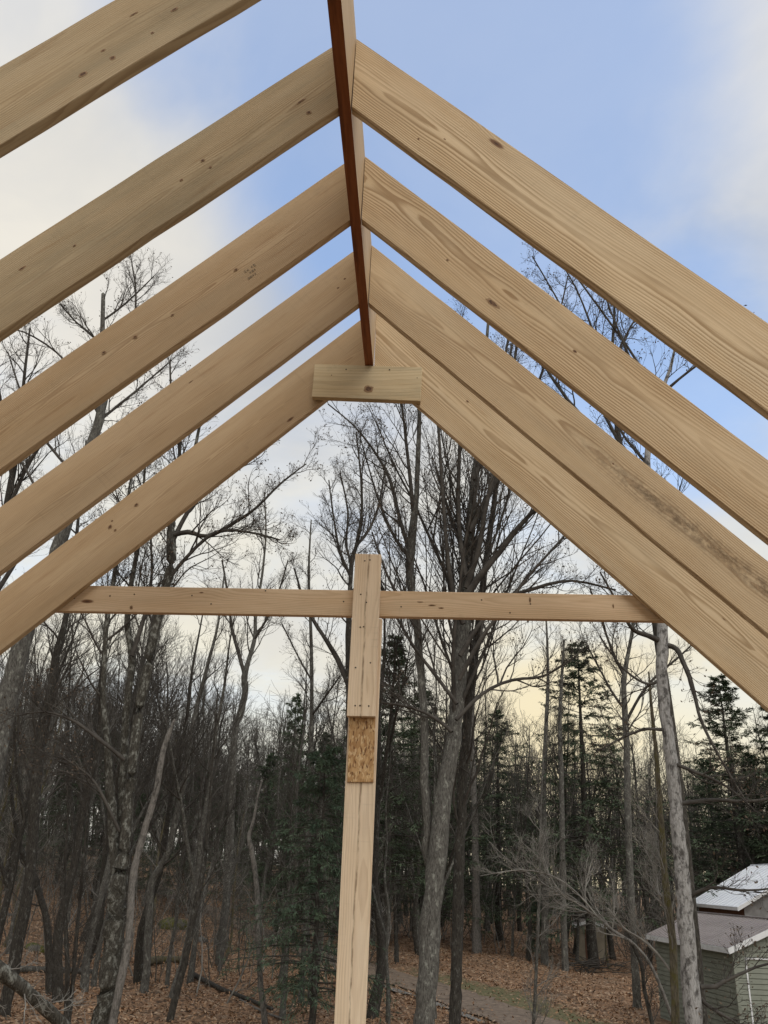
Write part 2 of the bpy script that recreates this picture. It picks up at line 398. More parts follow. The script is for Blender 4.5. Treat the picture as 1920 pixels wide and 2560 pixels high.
def trunk_tube(rg, pts, rad, sides=10, rough=.06, sub=3):
    pts = np.asarray(pts, float); rad = np.asarray(rad, float)
    n = (len(pts) - 1) * sub + 1
    s = np.linspace(0, len(pts) - 1, n); i = np.clip(s.astype(int), 0, len(pts) - 2); g = (s - i)[:, None]
    # Catmull-Rom through the points
    p0 = pts[np.maximum(i - 1, 0)]; p1 = pts[i]; p2 = pts[i + 1]; p3 = pts[np.minimum(i + 2, len(pts) - 1)]
    P = .5 * ((2 * p1) + (p2 - p0) * g + (2 * p0 - 5 * p1 + 4 * p2 - p3) * g ** 2 + (3 * p1 - p0 - 3 * p2 + p3) * g ** 3)
    R_ = rad[i] * (1 - g[:, 0]) + rad[i + 1] * g[:, 0]
    jit = rg.normal(0, 1, (n, 3)) * R_[:, None] * .055; jit[0] = jit[-1] = 0; P = P + jit
    V, Q = tubes(P[None], R_[None], sides)
    V = V.reshape(n, sides, 3); c = P[:, None]
    V = c + (V - c) * (1 + rg.normal(0, rough, (n, sides, 1)))
    V = V.reshape(-1, 3)
    # close the top with a small cone
    tip = P[-1] + unit(P[-1] - P[-2]) * R_[-1] * 1.2
    V = np.concatenate([V, tip[None]]); k_ = len(V) - 1; b = (n - 1) * sides
    cap = np.array([[b + j, b + (j + 1) % sides, k_, k_] for j in range(sides)])
    return P, R_, (V, Q, cap)
def trunk_obj(name, geo_list, mat, parent):
    Vs, Qs, tris, n = [], [], [], 0
    for V, Q, cap in geo_list:
        Vs.append(V); Qs.append(Q + n); tris.append(cap + n); n += len(V)
    V = np.concatenate(Vs); Q = np.concatenate(Qs); C_ = np.concatenate(tris)[:, :3]
    me = bpy.data.meshes.new(name)
    me.vertices.add(len(V)); me.vertices.foreach_set('co', V.astype(np.float32).ravel())
    li = np.concatenate([Q.ravel(), C_.ravel()]).astype(np.int32)
    ls = np.concatenate([np.arange(len(Q)) * 4, len(Q) * 4 + np.arange(len(C_)) * 3]).astype(np.int32)
    me.loops.add(len(li)); me.loops.foreach_set('vertex_index', li)
    me.polygons.add(len(ls)); me.polygons.foreach_set('loop_start', ls)
    me.polygons.foreach_set('use_smooth', np.ones(len(ls), bool))
    me.materials.append(mat); me.update(calc_edges=True)
    return link(name, me, parent)

# ------------------------------------------------------------------ terrain
def sstep(x): x = np.clip(x, 0, 1); return x * x * (3 - 2 * x)
ROAD = np.array([(11.5, 15.), (7.6, 25.), (4.6, 33.5), (1.4, 42.), (-2.6, 50.5), (-8., 60.), (-15., 69.), (-25., 77.), (-40., 84.), (-60., 90.)])
def road_dist(x, y):
    x = np.asarray(x, float); y = np.asarray(y, float)
    best = np.full(x.shape, 1e9); sgn = np.zeros(x.shape)
    for a, b in zip(ROAD[:-1], ROAD[1:]):
        ab = b - a; t = np.clip(((x - a[0]) * ab[0] + (y - a[1]) * ab[1]) / (ab @ ab), 0, 1)
        dx = x - a[0] - t * ab[0]; dy = y - a[1] - t * ab[1]; d = np.hypot(dx, dy)
        cr = ab[0] * dy - ab[1] * dx
        m_ = d < best; best = np.where(m_, d, best); sgn = np.where(m_, np.sign(cr), sgn)
    return best, sgn          # sgn < 0: right-hand (house) side when walking away
def ground_z(x, y):
    x = np.asarray(x, float); y = np.asarray(y, float)
    z = 2.0 * sstep((y - 46) / 60) * sstep((30 - x) / 22)
    z = z + 4.2 * sstep((-x - 4) / 34) * sstep((y - 26) / 50)
    bumps = .16 * np.sin(x * .55 + 1.3) * np.sin(y * .41 + .4) + .09 * np.sin(x * 1.35 + y * .9) + .05 * np.sin(x * 2.9 - y * 2.1)
    rd, _ = road_dist(x, y)
    return z + bumps * sstep((rd - 1.2) / 2.5) * sstep((np.hypot(x - 12.5, y - 35) - 4) / 4)

def build_ground():
    xs = np.concatenate([np.linspace(-900, -70, 14), np.linspace(-64, 64, 230), np.linspace(70, 900, 14)])
    ys = np.concatenate([np.linspace(-300, -10, 10), np.linspace(-6, 18, 22), np.linspace(18.5, 120, 230), np.linspace(126, 1200, 16)])
    X, Y = np.meshgrid(xs, ys); Z = ground_z(X, Y)
    V = np.stack([X, Y, Z], -1).reshape(-1, 3)
    nx = len(xs); i = np.arange(len(ys) - 1)[:, None] * nx + np.arange(nx - 1)[None]
    Q = np.stack([i, i + 1, i + nx + 1, i + nx], -1).reshape(-1, 4)
    m, t, b = new_mat('leaf litter and grass')
    oc = t.n('ShaderNodeTexCoord').outputs['Object']
    gr = t.n('ShaderNodeAttribute', attribute_name='grass').outputs['Fac']
    vo = t.n('ShaderNodeTexVoronoi', i_Vector=t.v('ADD', oc, t.v('MULTIPLY', t.n('ShaderNodeTexNoise', i_Vector=oc, i_Scale=6.0).outputs[1], (.2, .2, .2))), i_Scale=9.0)
    lc = t.n('ShaderNodeSeparateColor', i_0=vo.outputs['Color'])
    leaf = t.mix(lc.outputs[0], (.19, .11, .064), (.35, .215, .125))
    leaf = t.mix(t.step(lc.outputs[1], .78, .95), leaf, (.46, .335, .225))
    leaf = t.mix(t.step(lc.outputs[2], .3, .1), leaf, (.075, .05, .034))
    big = t.noise(oc, .35, 5, .62)
    leaf = t.mix(t.m('MULTIPLY', t.step(big, .5, .68), .5), leaf, (.115, .08, .052))
    gn = t.noise(oc, 7.0, 4, .7)
    grass = t.mix(gn, (.085, .088, .040), (.175, .165, .085))
    gm = t.step(t.m('ADD', gr, t.m('MULTIPLY', t.m('SUBTRACT', t.noise(oc, 2.6, 5, .7), .5), 2.6)), .30, 1.15)
    col = t.mix(gm, leaf, grass)
    t.put(b.inputs['Base Color'], col); b.inputs['Roughness'].default_value = .95
    bump(t, b, t.m('ADD', vo.outputs['Distance'], gn), .05)
    o = mesh_np('ground', V, Q, m)
    rd, sg = road_dist(V[:, 0], V[:, 1])
    g = np.where(sg < 0, sstep((rd - 1.0) / .6) * sstep((4.3 - rd) / 1.6), sstep((1.9 - rd) / .5) * .55) * sstep((56 - V[:, 1]) / 12)
    at_ = o.data.attributes.new('grass', 'FLOAT', 'POINT'); at_.data.foreach_set('value', g.astype(np.float32))
    tag(o, 'woodland floor covered in brown fallen leaves', None, kind='structure')
build_ground()

def strip(name, off0, off1, mat, lift, s0=0, s1=None, wob=0.0):
    # a sheet following the road line
    seg = []
    for a, b in zip(ROAD[:-1], ROAD[1:]):
        for t_ in np.linspace(0, 1, 14)[:-1]: seg.append(a + (b - a) * t_)
    P = np.array(seg)
    for _ in range(6): P[1:-1] = (P[:-2] + 2 * P[1:-1] + P[2:]) / 4
    T = unit(np.gradient(P, axis=0)); Nn = np.stack([-T[:, 1], T[:, 0]], -1)
    rg = np.random.default_rng(3)
    cols = np.linspace(off0, off1, 5); V = []
    for k_, c in enumerate(cols):
        j = rg.normal(0, wob, len(P)) if k_ in (0, 4) else 0
        q = P + Nn * (c + j)[:, None] if wob and k_ in (0, 4) else P + Nn * c
        prof = -.03 * (abs(abs(c) - .75) < .3)
        V.append(np.column_stack([q, ground_z(q[:, 0], q[:, 1]) + lift + prof]))
    V = np.array(V); n = len(P); i = np.arange(4)[:, None] * n + np.arange(n - 1)[None]
    Q = np.stack([i, i + 1, i + n + 1, i + n], -1).reshape(-1, 4)[:, ::-1]
    return mesh_np(name, V.reshape(-1, 3), Q, mat)
M['dirt'] = simple('packed damp dirt', (.15, .112, .08), (.25, .19, .14), 5.0, .75, .03, (.11, .082, .058))
tag(strip('dirt_track', -1.35, 1.35, M['dirt'], .05, wob=.12), 'muddy brown dirt track curving through the leaf litter', None, kind='structure')
M['water'] = simple('shallow pale water', (.30, .28, .25), (.40, .38, .35), 2, .08, 0, spec=.5)  # base colour lightened over the whole puddle
def puddle(x, y, lx, ly, rot, seed):
    rg = np.random.default_rng(seed); n = 22; a = np.arange(n) * 2 * np.pi / n
    rr = 1 + .25 * np.sin(a * 3 + seed) + rg.normal(0, .08, n)
    px = lx * rr * np.cos(a); py = ly * rr * np.sin(a)
    X = x + px * math.cos(rot) - py * math.sin(rot); Y = y + px * math.sin(rot) + py * math.cos(rot)
    z = float(ground_z(np.array([x]), np.array([y]))[0]) + .075
    o = poly('puddle', [(u, v, z) for u, v in zip(X, Y)], [tuple(range(n))], M['water'])
    tag(o, 'shiny rain puddle lying along the near rut of the dirt track', None, kind='structure')
for i, (px, py, l) in enumerate([(985, 2470, 1.9), (1062, 2497, 1.0), (1100, 2512, 1.6), (1165, 2541, 1.3)]):
    d = ray(px, py); t_ = (-4.5 + .075) / d[2]; p_ = CAM + d * t_
    puddle(p_[0], p_[1], l, .22, math.radians(113), i + 2)

# ------------------------------------------------------------------ timber roof frame
RB = 4.5 + 2.145155 * S                    # underside of the ridge board
T = .038 * S; Y0 = 1.829053 * S; SP = .474747 * S; AL = .770863; AR = .765101; HR = .299953 * S; HL = .309496 * S
ZR = .005608 * S; ZL = .005951 * S; TR_ = .0308352 * S; YL = .007175 * S; TB = .039; H = HL
frame = empty('roof_frame', (0, 4.16, 0), 'unfinished open gable roof frame of pale new lumber around the ridge beam', 'roof frame')
def put(o, seed=None):
    o.parent = frame; o.matrix_parent_inverse = Matrix.Translation((0, -4.16, 0))
    if seed is not None: o['seed'] = float(seed)
    return o
RID_Y0, RID_Y1 = -.75, Y0 + 3 * SP
rb = poly('ridge_board', boxv(-T / 2, T / 2, RID_Y0, RID_Y1 - .001, RB, RB + H + ZR), BOXF, None, mats=[M['ridge_face'], M['ridge_edge']], midx=[1, 0, 0, 0, 0, 0])
# lay the veneer grain along the board: local X is the length
rb.data.transform(Matrix.Translation((0, 0, -RB))); rb.data.transform(Matrix.Rotation(-math.pi / 2, 4, 'Z'))
rb.rotation_euler = (0, 0, math.pi / 2); rb.location = (0, 0, RB); put(rb, .37)
rb['label'] = 'ridge board with dark red-brown lower edge'

def rafter_mesh(a, L, seed, H, T):
    d = H * math.cos(a); x0 = H * math.sin(a); n = 26
    rg = np.random.default_rng(seed)
    V, Fc = [], []
    wv = np.cumsum(rg.normal(0, .0005, (n + 1, 3)), axis=0); wv -= np.linspace(0, 1, n + 1)[:, None] * wv[-1]
    c = .0022
    for i in range(n + 1):
        s = i / n
        xt = L * s; xb = x0 + (L - x0 + x0 * .0) * s
        e1, e2, e3 = wv[i] * (0 if i == 0 else 1) + (rg.normal(0, .0006, 3) if 0 < i < n else 0)
        zt, zb = e1, -d + e2; y0, y1 = e3, T + e3
        prof = [(xt, y0 + c, zt), (xt, y0, zt - c), (xb, y0, zb + c), (xb, y0 + c, zb), (xb, y1 - c, zb), (xb, y1, zb + c), (xt, y1, zt - c), (xt, y1 - c, zt)]
        V += prof
    for i in range(n):
        b0, b1 = i * 8, i * 8 + 8
        for j in range(8): Fc.append((b0 + j, b0 + (j + 1) % 8, b1 + (j + 1) % 8, b1 + j))
    Fc.append(tuple(range(7, -1, -1))); Fc.append(tuple(n * 8 + j for j in range(8)))
    return V, Fc
def rafter(side, k_, mat, seed, da=0.0, gap=0.0, grow_=0.0):
    a = (AR if side > 0 else AL) + da; L = 4.95
    H = (HR if side > 0 else HL) + grow_; T_ = T
    V, Fc = rafter_mesh(a, L, int(seed * 997), H, TR_)
    if side < 0: V = [(x, TR_ - y, z) for x, y, z in V]     # the left rafter is turned about, so keep the same face forward
    o = poly('rafter', V, Fc, M[mat])
    zb = (ZR if side > 0 else ZL) + RB
    y = Y0 + SP * k_ + (0 if side > 0 else YL)
    if side > 0:
        o.matrix_world = Matrix.Translation((T / 2 + gap, y, zb + H)) @ Matrix.Rotation(a, 4, 'Y')
    else:
        o.matrix_world = Matrix.Translation((-T / 2 - gap, y + TR_, zb + H)) @ Matrix.Rotation(math.pi, 4, 'Z') @ Matrix.Rotation(a, 4, 'Y')
    mw = o.matrix_world.copy(); put(o, seed); o.matrix_basis = mw
    return o
raf = {}
for k_, mat, seed in ((-1, 'rafter_knotty', .215), (0, 'rafter_knotty', .731), (1, 'rafter_fine', .462), (2, 'rafter_fine', .118), (3, 'rafter_fine', .865)):
    raf[(-1, k_)] = rafter(-1, k_, mat, seed)
for k_, mat, seed in ((0, 'rafter_clear', .327), (1, 'rafter_pine', .543), (2, 'rafter_stained', .684), (3, 'rafter_clear', .951)):
    raf[(1, k_)] = rafter(1, k_, mat, seed, gap=.0006 if k_ == 3 else .0035, grow_=.03 if k_ == 3 else 0)
raf[(1, 2)]['label'] = 'rafter with a dark speckled mildew band'
# faded grade stamp on one left rafter
GP = at(1080 / 1.728 + 10, 1165 / 1.728, Y0 + SP + YL)
sp = []
rg = np.random.default_rng(8); Vv, Ff = [], []
ca, sa = math.cos(AL), math.sin(AL); u_ = np.array([ca, 0, sa]); v_ = np.array([-sa, 0, ca])
for row in range(3):
    for c_ in range(7 if row else 4):
        if rg.random() < .3: continue
        wdt = rg.uniform(.004, .010); cx_ = -.05 + c_ * .0125; cz_ = -.022 + row * .02; hh = rg.uniform(.003, .007)
        b0 = len(Vv)
        for sx, sz in ((0, -1), (1, -1), (1, 1), (0, 1)):
            q = GP + u_ * (cx_ + sx * wdt) + v_ * (cz_ + sz * hh); q[1] = Y0 + SP + YL - .0016; Vv.append(tuple(q))
        Ff.append((b0, b0 + 1, b0 + 2, b0 + 3))
gs = poly('grade_stamp', Vv, Ff, M['ink'])
gs.parent = raf[(-1, 1)]; gs.matrix_parent_inverse = raf[(-1, 1)].matrix_basis.inverted()

Y4 = Y0 + 3 * SP
def nail(parent, px, py, Y, r=.0045):
    c = at(px, py, Y); n = 7; V = [(c[0] + r * math.cos(a), Y - .0015, c[2] + r * math.sin(a)) for a in np.arange(n) * 2 * math.pi / n]
    V += [(x * .6 + c[0] * .4, Y - .003, z * .6 + c[2] * .4) for x, _, z in V]
    o = poly('nail', V, [tuple(range(n, 2 * n))] + [(i, (i + 1) % n, n + (i + 1) % n, n + i) for i in range(n)], M['nail'])
    o.parent = parent; o.matrix_parent_inverse = (Matrix.Translation((0, 4.16, 0)) @ parent.matrix_parent_inverse @ parent.matrix_basis).inverted()
    return o
M['knot_rim'] = simple('knot rim', (.27, .165, .085), (.35, .225, .125), 60, .7)
M['knot_core'] = simple('dark knot', (.085, .045, .025), (.17, .09, .045), 90, .7)
def knot(parent, px, py, Y, lpx, wpx, ang, seed=0):
    c = at(px, py, Y); l = metres(lpx, c) / 2; wd = metres(wpx, c) / 2; n = 14; rg_ = np.random.default_rng(int(px * 7 + py))
    jr = 1 + rg_.normal(0, .10, n); V = []
    for f_, dy in ((1.0, .0002), (.62, .0008)):
        for i in range(n):
            a = i * 2 * math.pi / n; u, v = l * math.cos(a) * jr[i] * f_, wd * math.sin(a) * jr[i] * f_
            V.append((c[0] + u * math.cos(ang) - v * math.sin(ang), Y - dy, c[2] + u * math.sin(ang) + v * math.cos(ang)))
    Fk = [(i, (i + 1) % n, n + (i + 1) % n, n + i) for i in range(n)] + [tuple(range(n, 2 * n))]
    o = poly('knot', V, Fk, None, mats=[M['knot_rim'], M['knot_core']], midx=[0] * n + [1])
    o.parent = parent; o.matrix_parent_inverse = (Matrix.Translation((0, 4.16, 0)) @ parent.matrix_parent_inverse @ parent.matrix_basis).inverted()
    return o
KN = {(-1, -1): [(281, 145, 17, 15), (208, 185, 26, 16), (258, 126, 14, 7), (436, 24, 22, 10), (381, 82, 10, 7), (335, 35, 26, 5)],
      (-1, 0): [(453, 450, 10, 7), (507, 401, 12, 8), (526, 418, 8, 6), (772, 281, 14, 11), (752, 253, 30, 6), (55, 671, 22, 8), (186, 614, 9, 5)],
      (-1, 1): [(590, 674, 11, 7), (260, 881, 13, 9), (338, 842, 12, 9), (431, 787, 9, 6)],
      (-1, 2): [(561, 943, 9, 6), (32, 1332, 13, 9), (477, 955, 20, 4), (845, 720, 8, 5), (862, 697, 8, 4)],
      (-1, 3): [(341, 1262, 12, 9), (275, 1317, 14, 10), (288, 1325, 8, 6), (280, 1302, 6, 4)],
      (1, 1): [(1232, 758, 44, 15), (1437, 878, 14, 8), (1119, 650, 8, 5)], (1, 0): [(1112, 348, 9, 4), (1046, 347, 7, 5)], (1, 3): [(1680, 1489, 12, 2.5), (1810, 1548, 14, 2.5), (1169, 1003, 9, 4)], (1, 2): [(1533, 1159, 7, 4)]}
for (sd_, k_), lst in KN.items():
    for px, py, l_, w_ in lst: knot(raf[(sd_, k_)], px, py, Y0 + SP * k_ + (0 if sd_ > 0 else YL) - .0012, l_, w_, AL if sd_ < 0 else -AR)
def board(name, corners, Y, th, mat, seed, axis='X', bev=.002):
    """a board from its four front corners (px) standing at distance Y, th thick behind."""
    pts = [at(px, py, Y) for px, py in corners]           # order: top-left, top-right, bottom-right, bottom-left
    c = sum(pts) / 4
    V = [(p - c) * (1, 0, 1) for p in pts]; V = [np.array([v[0], 0, v[2]]) for v in V] + [np.array([v[0], th, v[2]]) for v in V]
    o = poly(name, V, [(3, 2, 1, 0), (4, 5, 6, 7), (0, 1, 5, 4), (1, 2, 6, 5), (2, 3, 7, 6), (3, 0, 4, 7)], M[mat])
    bevel(o, bev); o.location = (c[0], Y, c[2]); return put(o, seed)
blk = board('gusset_block', [(786.6, 909.8), (1055.7, 917.5), (1051.3, 1002.7), (779.3, 991.8)], Y4 - TB - .001, TB, 'block', .2076)
blk['label'] = 'short greyish block nailed across the gable rafters below the ridge'
for q in ((865.5, 923.5), (974, 924.5), (829, 938), (1043, 945)): nail(blk, *q, Y4 - TB - .001, .0045 if q[0] in (865.5, 974) else .003)
knot(blk, 922, 972, Y4 - TB - .002, 25, 21, 0)
beam = board('cross_beam', [(60, 1461), (1760, 1491), (1760, 1554.5), (60, 1526)], Y4 + TR_ + YL + .004, TB, 'stud', .2600)
for q in ((328, 1519, 8, 11), (1080, 1513, 20, 4), (1103, 1520, 14, 4), (1325, 1500, 5, 14), (1050, 1505, 16, 3), (1533, 1515, 4, 12)): knot(beam, q[0], q[1], Y4 + TR_ + YL + .003, q[2], q[3], 0)
beam['label'] = 'horizontal tie beam behind the gable rafters'
for q in ((186, 1496), (336, 1486), (528, 1510), (859, 1504), (275, 1490), (480, 1489), (1003, 1517), (1204, 1500), (1275, 1532), (1326, 1510), (664, 1477)): nail(beam, *q, Y4 + TR_ + YL + .004, .0042)
# centre post: stud behind, strand-board packer on it, splice board over beam and packer
PYF = Y4 + .036                                            # front face of the strand-board packer
pb = at(875, 2560, PYF + .012)
pz = 4.5 - 1.48
def vert_board(name, tl, tr, bl, br, Y, th, mat, seed, extend_to=None):
    P = [at(*tl, Y), at(*tr, Y), at(*br, Y), at(*bl, Y)]
    if extend_to is not None:
        for i, j in ((2, 1), (3, 0)):
            dv = P[i] - P[j]; P[i] = P[j] + dv * ((extend_to - P[j][2]) / dv[2])
    c = sum(P) / 4; V = [np.array([p[0] - c[0], 0, p[2] - c[2]]) for p in P]; V += [v + np.array([0, th, 0]) for v in V]
    o = poly(name, V, [(3, 2, 1, 0), (4, 5, 6, 7), (0, 1, 5, 4), (1, 2, 6, 5), (2, 3, 7, 6), (3, 0, 4, 7)], M[mat])
    bevel(o, .002); o.location = (c[0], Y, c[2]); o['seed'] = seed; return o
post = put(vert_board('post', (882.5, 1545), (955.5, 1547), (835, 2560), (913.5, 2560), Y4 + .050, TB, 'post', .0521, pz), .0521)
post['label'] = 'centre post of pale lumber rising to the tie beam'
osb = vert_board('strand_board_packer', (881, 1548), (945.5, 1550), (867.7, 1955.4), (933.3, 1955.6), Y4 + .038, .0118, 'osb', .5)
splice = vert_board('splice_board', (888.4, 1383.9), (953.2, 1385.7), (866.6, 1790), (938.2, 1791.5), Y4 - .004, .0415, 'post', .1557)
for o in (osb, splice):
    o.parent = post; o.matrix_parent_inverse = Matrix.Translation((0, 4.16, 0)) @ Matrix.Translation((0, -4.16, 0)) @ post.matrix_basis.inverted()
def nail_on(parent, px, py, Y, r):
    o = nail(parent, px, py, Y, r); o.parent = post
    o.matrix_parent_inverse = post.matrix_basis.inverted(); return o
for q in ((912, 1402), (925, 1400), (902, 1486), (916, 1506), (901, 1568), (909, 1567), (888, 1764), (900, 1764), (922, 1765), (889, 1669), (926, 1657)): nail_on(post, *q, Y4 - .004, .0042)
# the deck the post stands on, its wall plates and studs (mostly outside the picture)
DZ = 4.5 - 1.48
M['deck'] = simple('dark low-bounce plywood', (.085, .062, .042), (.12, .088, .058), 3, .8, 0, (.06, .045, .032))  # colour kept dark so less light bounces up to the rafter undersides
deck = put(box('deck', -3.75, 3.75, -2.6, Y4 + .14, DZ - .03, DZ, M['deck']))
RX = T / 2 + 4.95 * math.cos(AR)
for s_ in (-1, 1):
    xx = s_ * (RX - .55)
    zt = RB + ZR + H - (abs(xx) - T / 2) * math.tan(AR) - H - .03
    put(box('wall_plate', xx - .07, xx + .07, -.75, Y4 + T, zt - .04, zt, M['stud'], bev=.002), .3 + s_ * .1)
    for k_ in range(-1, 5):
        yy = Y0 + SP * (k_ - .02) + T / 2
        if yy < Y4 + T: put(box('stud', xx - .065, xx + .065, yy - .019, yy + .019, DZ, zt - .04, M['post'], bev=.002), .1 * k_ + .5)
for x_ in (-3.5, 0, 3.5):
    for y_ in (-2.3, 4.0):
        put(box('support_post', x_ - .07, x_ + .07, y_ - .07, y_ + .07, -.2, DZ - .03, M['post'], bev=.004), .33)

# ------------------------------------------------------------------ buildings
M['siding'] = simple('sage green siding', (.20, .212, .172), (.245, .257, .21), 1.5, .7, 0, (.18, .195, .15), (1, 1, 3))
M['trim'] = simple('white painted trim', (.66, .67, .67), (.74, .75, .75), 4, .6)
M['roof_brown'] = simple('brown ribbed metal roofing', (.20, .17, .16), (.26, .225, .21), 2.5, .45, 0, (.15, .125, .115), spec=.5)
M['roof_pale'] = simple('white painted metal roofing', (.74, .76, .80), (.84, .86, .89), 1.0, .4, 0, spec=.5)
M['wall_brown'] = simple('brown timber wall', (.105, .055, .036), (.15, .082, .055), 3, .85, 0, None, (6, 6, .6))
M['wall_grey'] = simple('grey board wall', (.20, .195, .19), (.26, .255, .25), 3, .85)
M['beige'] = simple('dull beige panel', (.22, .19, .14), (.28, .245, .185), 2, .85)
M['door'] = simple('green painted door', (.19, .205, .16), (.22, .235, .185), 2, .6)
M['glass'] = simple('dark window glass', (.02, .022, .025), (.03, .032, .036), 2, .08, 0, spec=.5)

def building(name, label, origin, dirE, length, half, eave, pitch, mats, over=.3, rib=.30, planks=True, floor_z=0.0, ribs=True):
    """eave corner at origin, eave running along dirE for `length`, the ridge `half` to the side; local x = across, y = along the eave."""
    dE = unit(np.array([dirE[0], dirE[1], 0.])); nx = np.array([-dE[1], dE[0], 0.])      # across, to the right of walking along... towards the ridge
    root = empty(name, (origin[0], origin[1], floor_z), label, 'building')
    ang = math.atan2(dE[1], dE[0]) - math.pi / 2
    root.rotation_euler = (0, 0, ang)
    # local frame: y along the eave; x across. sign so that the ridge is at +x of the eave
    W = 2 * half; e = eave; rz = eave + pitch * half
    core = poly('wall', [(over, over, -.3), (W - over, over, -.3), (W - over, length - over, -.3), (over, length - over, -.3),
                         (over, over, e), (W - over, over, e), (W - over, length - over, e), (over, length - over, e), (half, over, rz - .1), (half, length - over, rz - .1)],
                [(0, 1, 5, 8, 4), (1, 2, 6, 5), (2, 3, 7, 9, 6), (3, 0, 4, 7), (4, 8, 9, 7), (5, 6, 9, 8)], M[mats['wall']], root)
    th = .07
    sl = []
    for s in (0, 1):
        x0, x1 = (0, half) if s == 0 else (W, half)
        V = [(x0, 0, e), (x1, 0, rz), (x1, length, rz), (x0, length, e)]
        V = V + [(x, y, z + th) for x, y, z in V]
        f = [(3, 2, 1, 0), (4, 5, 6, 7), (0, 1, 5, 4), (1, 2, 6, 5), (2, 3, 7, 6), (3, 0, 4, 7)]
        if s: f = [tuple(reversed(q)) for q in f]
        rf = poly('roof', V, f, M[mats['roof']], root); sl.append(rf)
        if ribs and s == 0:
            n = int(length / rib)
            cs = [(0, -.02), (.0, .02)]
            V = [(x0 + .01, -.017, e + th), (x0 + .01, .017, e + th), (x1 - .02, .017, rz + th - .01), (x1 - .02, -.017, rz + th - .01),
                 (x0 + .01, -.010, e + th + .028), (x0 + .01, .010, e + th + .028), (x1 - .02, .010, rz + th + .018), (x1 - .02, -.010, rz + th + .018)]
            me = bpy.data.meshes.new('rib'); me.from_pydata(V, [], BOXF); me.materials.append(M[mats['roof']]); me.update()
            for i in range(n):
                o = link('rib', me, rf); o.location = (0, .12 + i * (length - .24) / (n - 1), 0)
        # fascia along the eave, rake boards at both ends
        fx = -.022 if s == 0 else W
        box('fascia', fx, fx + .022, -.02, length + .02, e - .10, e + th - .012, M['trim'], root)
        for yy in (-.024, length + .002):
            V = [(x0, yy, e - .12), (x1, yy, rz - .12), (x1, yy + .022, rz - .12), (x0, yy + .022, e - .12), (x0, yy, e + th - .006), (x1, yy, rz + th - .006), (x1, yy + .022, rz + th - .006), (x0, yy + .022, e + th - .006)]
            poly('rake_board', V, [tuple(reversed(q)) for q in BOXF] if s else BOXF, M['trim'], root)
    box('ridge_cap', half - .09, half + .09, -.01, length + .01, rz + th - .02, rz + th + .022, M[mats['roof']], root)
    return root, W, rz

# green shed: eave from its far corner to its near corner
A = np.array([9.45, 37.7]); B = np.array([10.55, 31.2]); Lh = float(np.hypot(*(B - A)))
# local +x must point to the right: walk the eave from the near corner to the far corner
root, W, rz = building('garden_shed', 'sage green clapboard shed with brown metal roof and white trim beside pale trunk', B, A - B, Lh, 2.16, 2.77, .412,
                       dict(wall='siding', roof='roof_brown'), over=.28, rib=.235)
wall = [c for c in root.children if c.name.startswith('wall')][0]
# clapboards: one plank mesh per wall, copied up the wall
ph = .155
def plank_mesh(L, ax):
    t0, t1, hh = .022, .036, ph - .024
    if ax == 'y': V = [(-t1, 0, 0), (0, 0, 0), (0, L, 0), (-t1, L, 0), (-t0, 0, hh), (0, 0, hh), (0, L, hh), (-t0, L, hh)]
    else: V = [(0, -t1, 0), (L, -t1, 0), (L, 0, 0), (0, 0, 0), (0, -t0, hh), (L, -t0, hh), (L, 0, hh), (0, 0, hh)]
    me = bpy.data.meshes.new('plank'); me.from_pydata(V, [], BOXF); me.materials.append(M['siding']); me.update(); return me
pm = plank_mesh(Lh - .56, 'y')
for i in range(18):
    o = link('plank', pm, wall); o.location = (.28 - .001, .28, -.05 + i * ph)
DX0, DX1, DT = .28 + .42, .28 + .42 + .86, 2.46          # door opening on the front gable (local y = over)
for i in range(23):
    z = -.05 + i * ph; x0, x1 = .28, W - .28
    if z > 2.70: q = (z + ph - 2.70) / .412; x0, x1 = .28 + q, W - .28 - q
    spans = [(x0, x1)] if z > DT + .05 else [(x0, DX0 - .05), (DX1 + .05, x1)]
    for a, b in spans:
        if b - a > .1:
            o = link('plank', plank_mesh(b - a, 'x'), wall); o.location = (a, .28 - .001, z)
box('corner_trim', .28 - .044, .28 + .06, .28 - .044, .28 + .06, -.1, 2.74, M['siding'], root)
door = box('door', DX0, DX1, .28 - .012, .28 + .03, .08, DT, M['door'], root)
for i in range(15):                                        # the door is faced with the same boards
    o = link('plank', plank_mesh(DX1 - DX0 - .02, 'x'), door); o.location = (DX0 + .01, .28 - .013, .10 + i * ph)
for a in ((DX0 - .05, DX0, .0, DT + .05), (DX1, DX1 + .05, .0, DT + .05), (DX0 - .05, DX1 + .05, DT + .0505, DT + .10)):
    box('door_trim', a[0], a[1], .28 - .055, .28 + .01, a[2], a[3], M['trim'], root)
lk = box('latch', DX1 - .14, DX1 - .03, .28 - .075, .28 - .045, 1.28, 1.40, M['trim'], door)

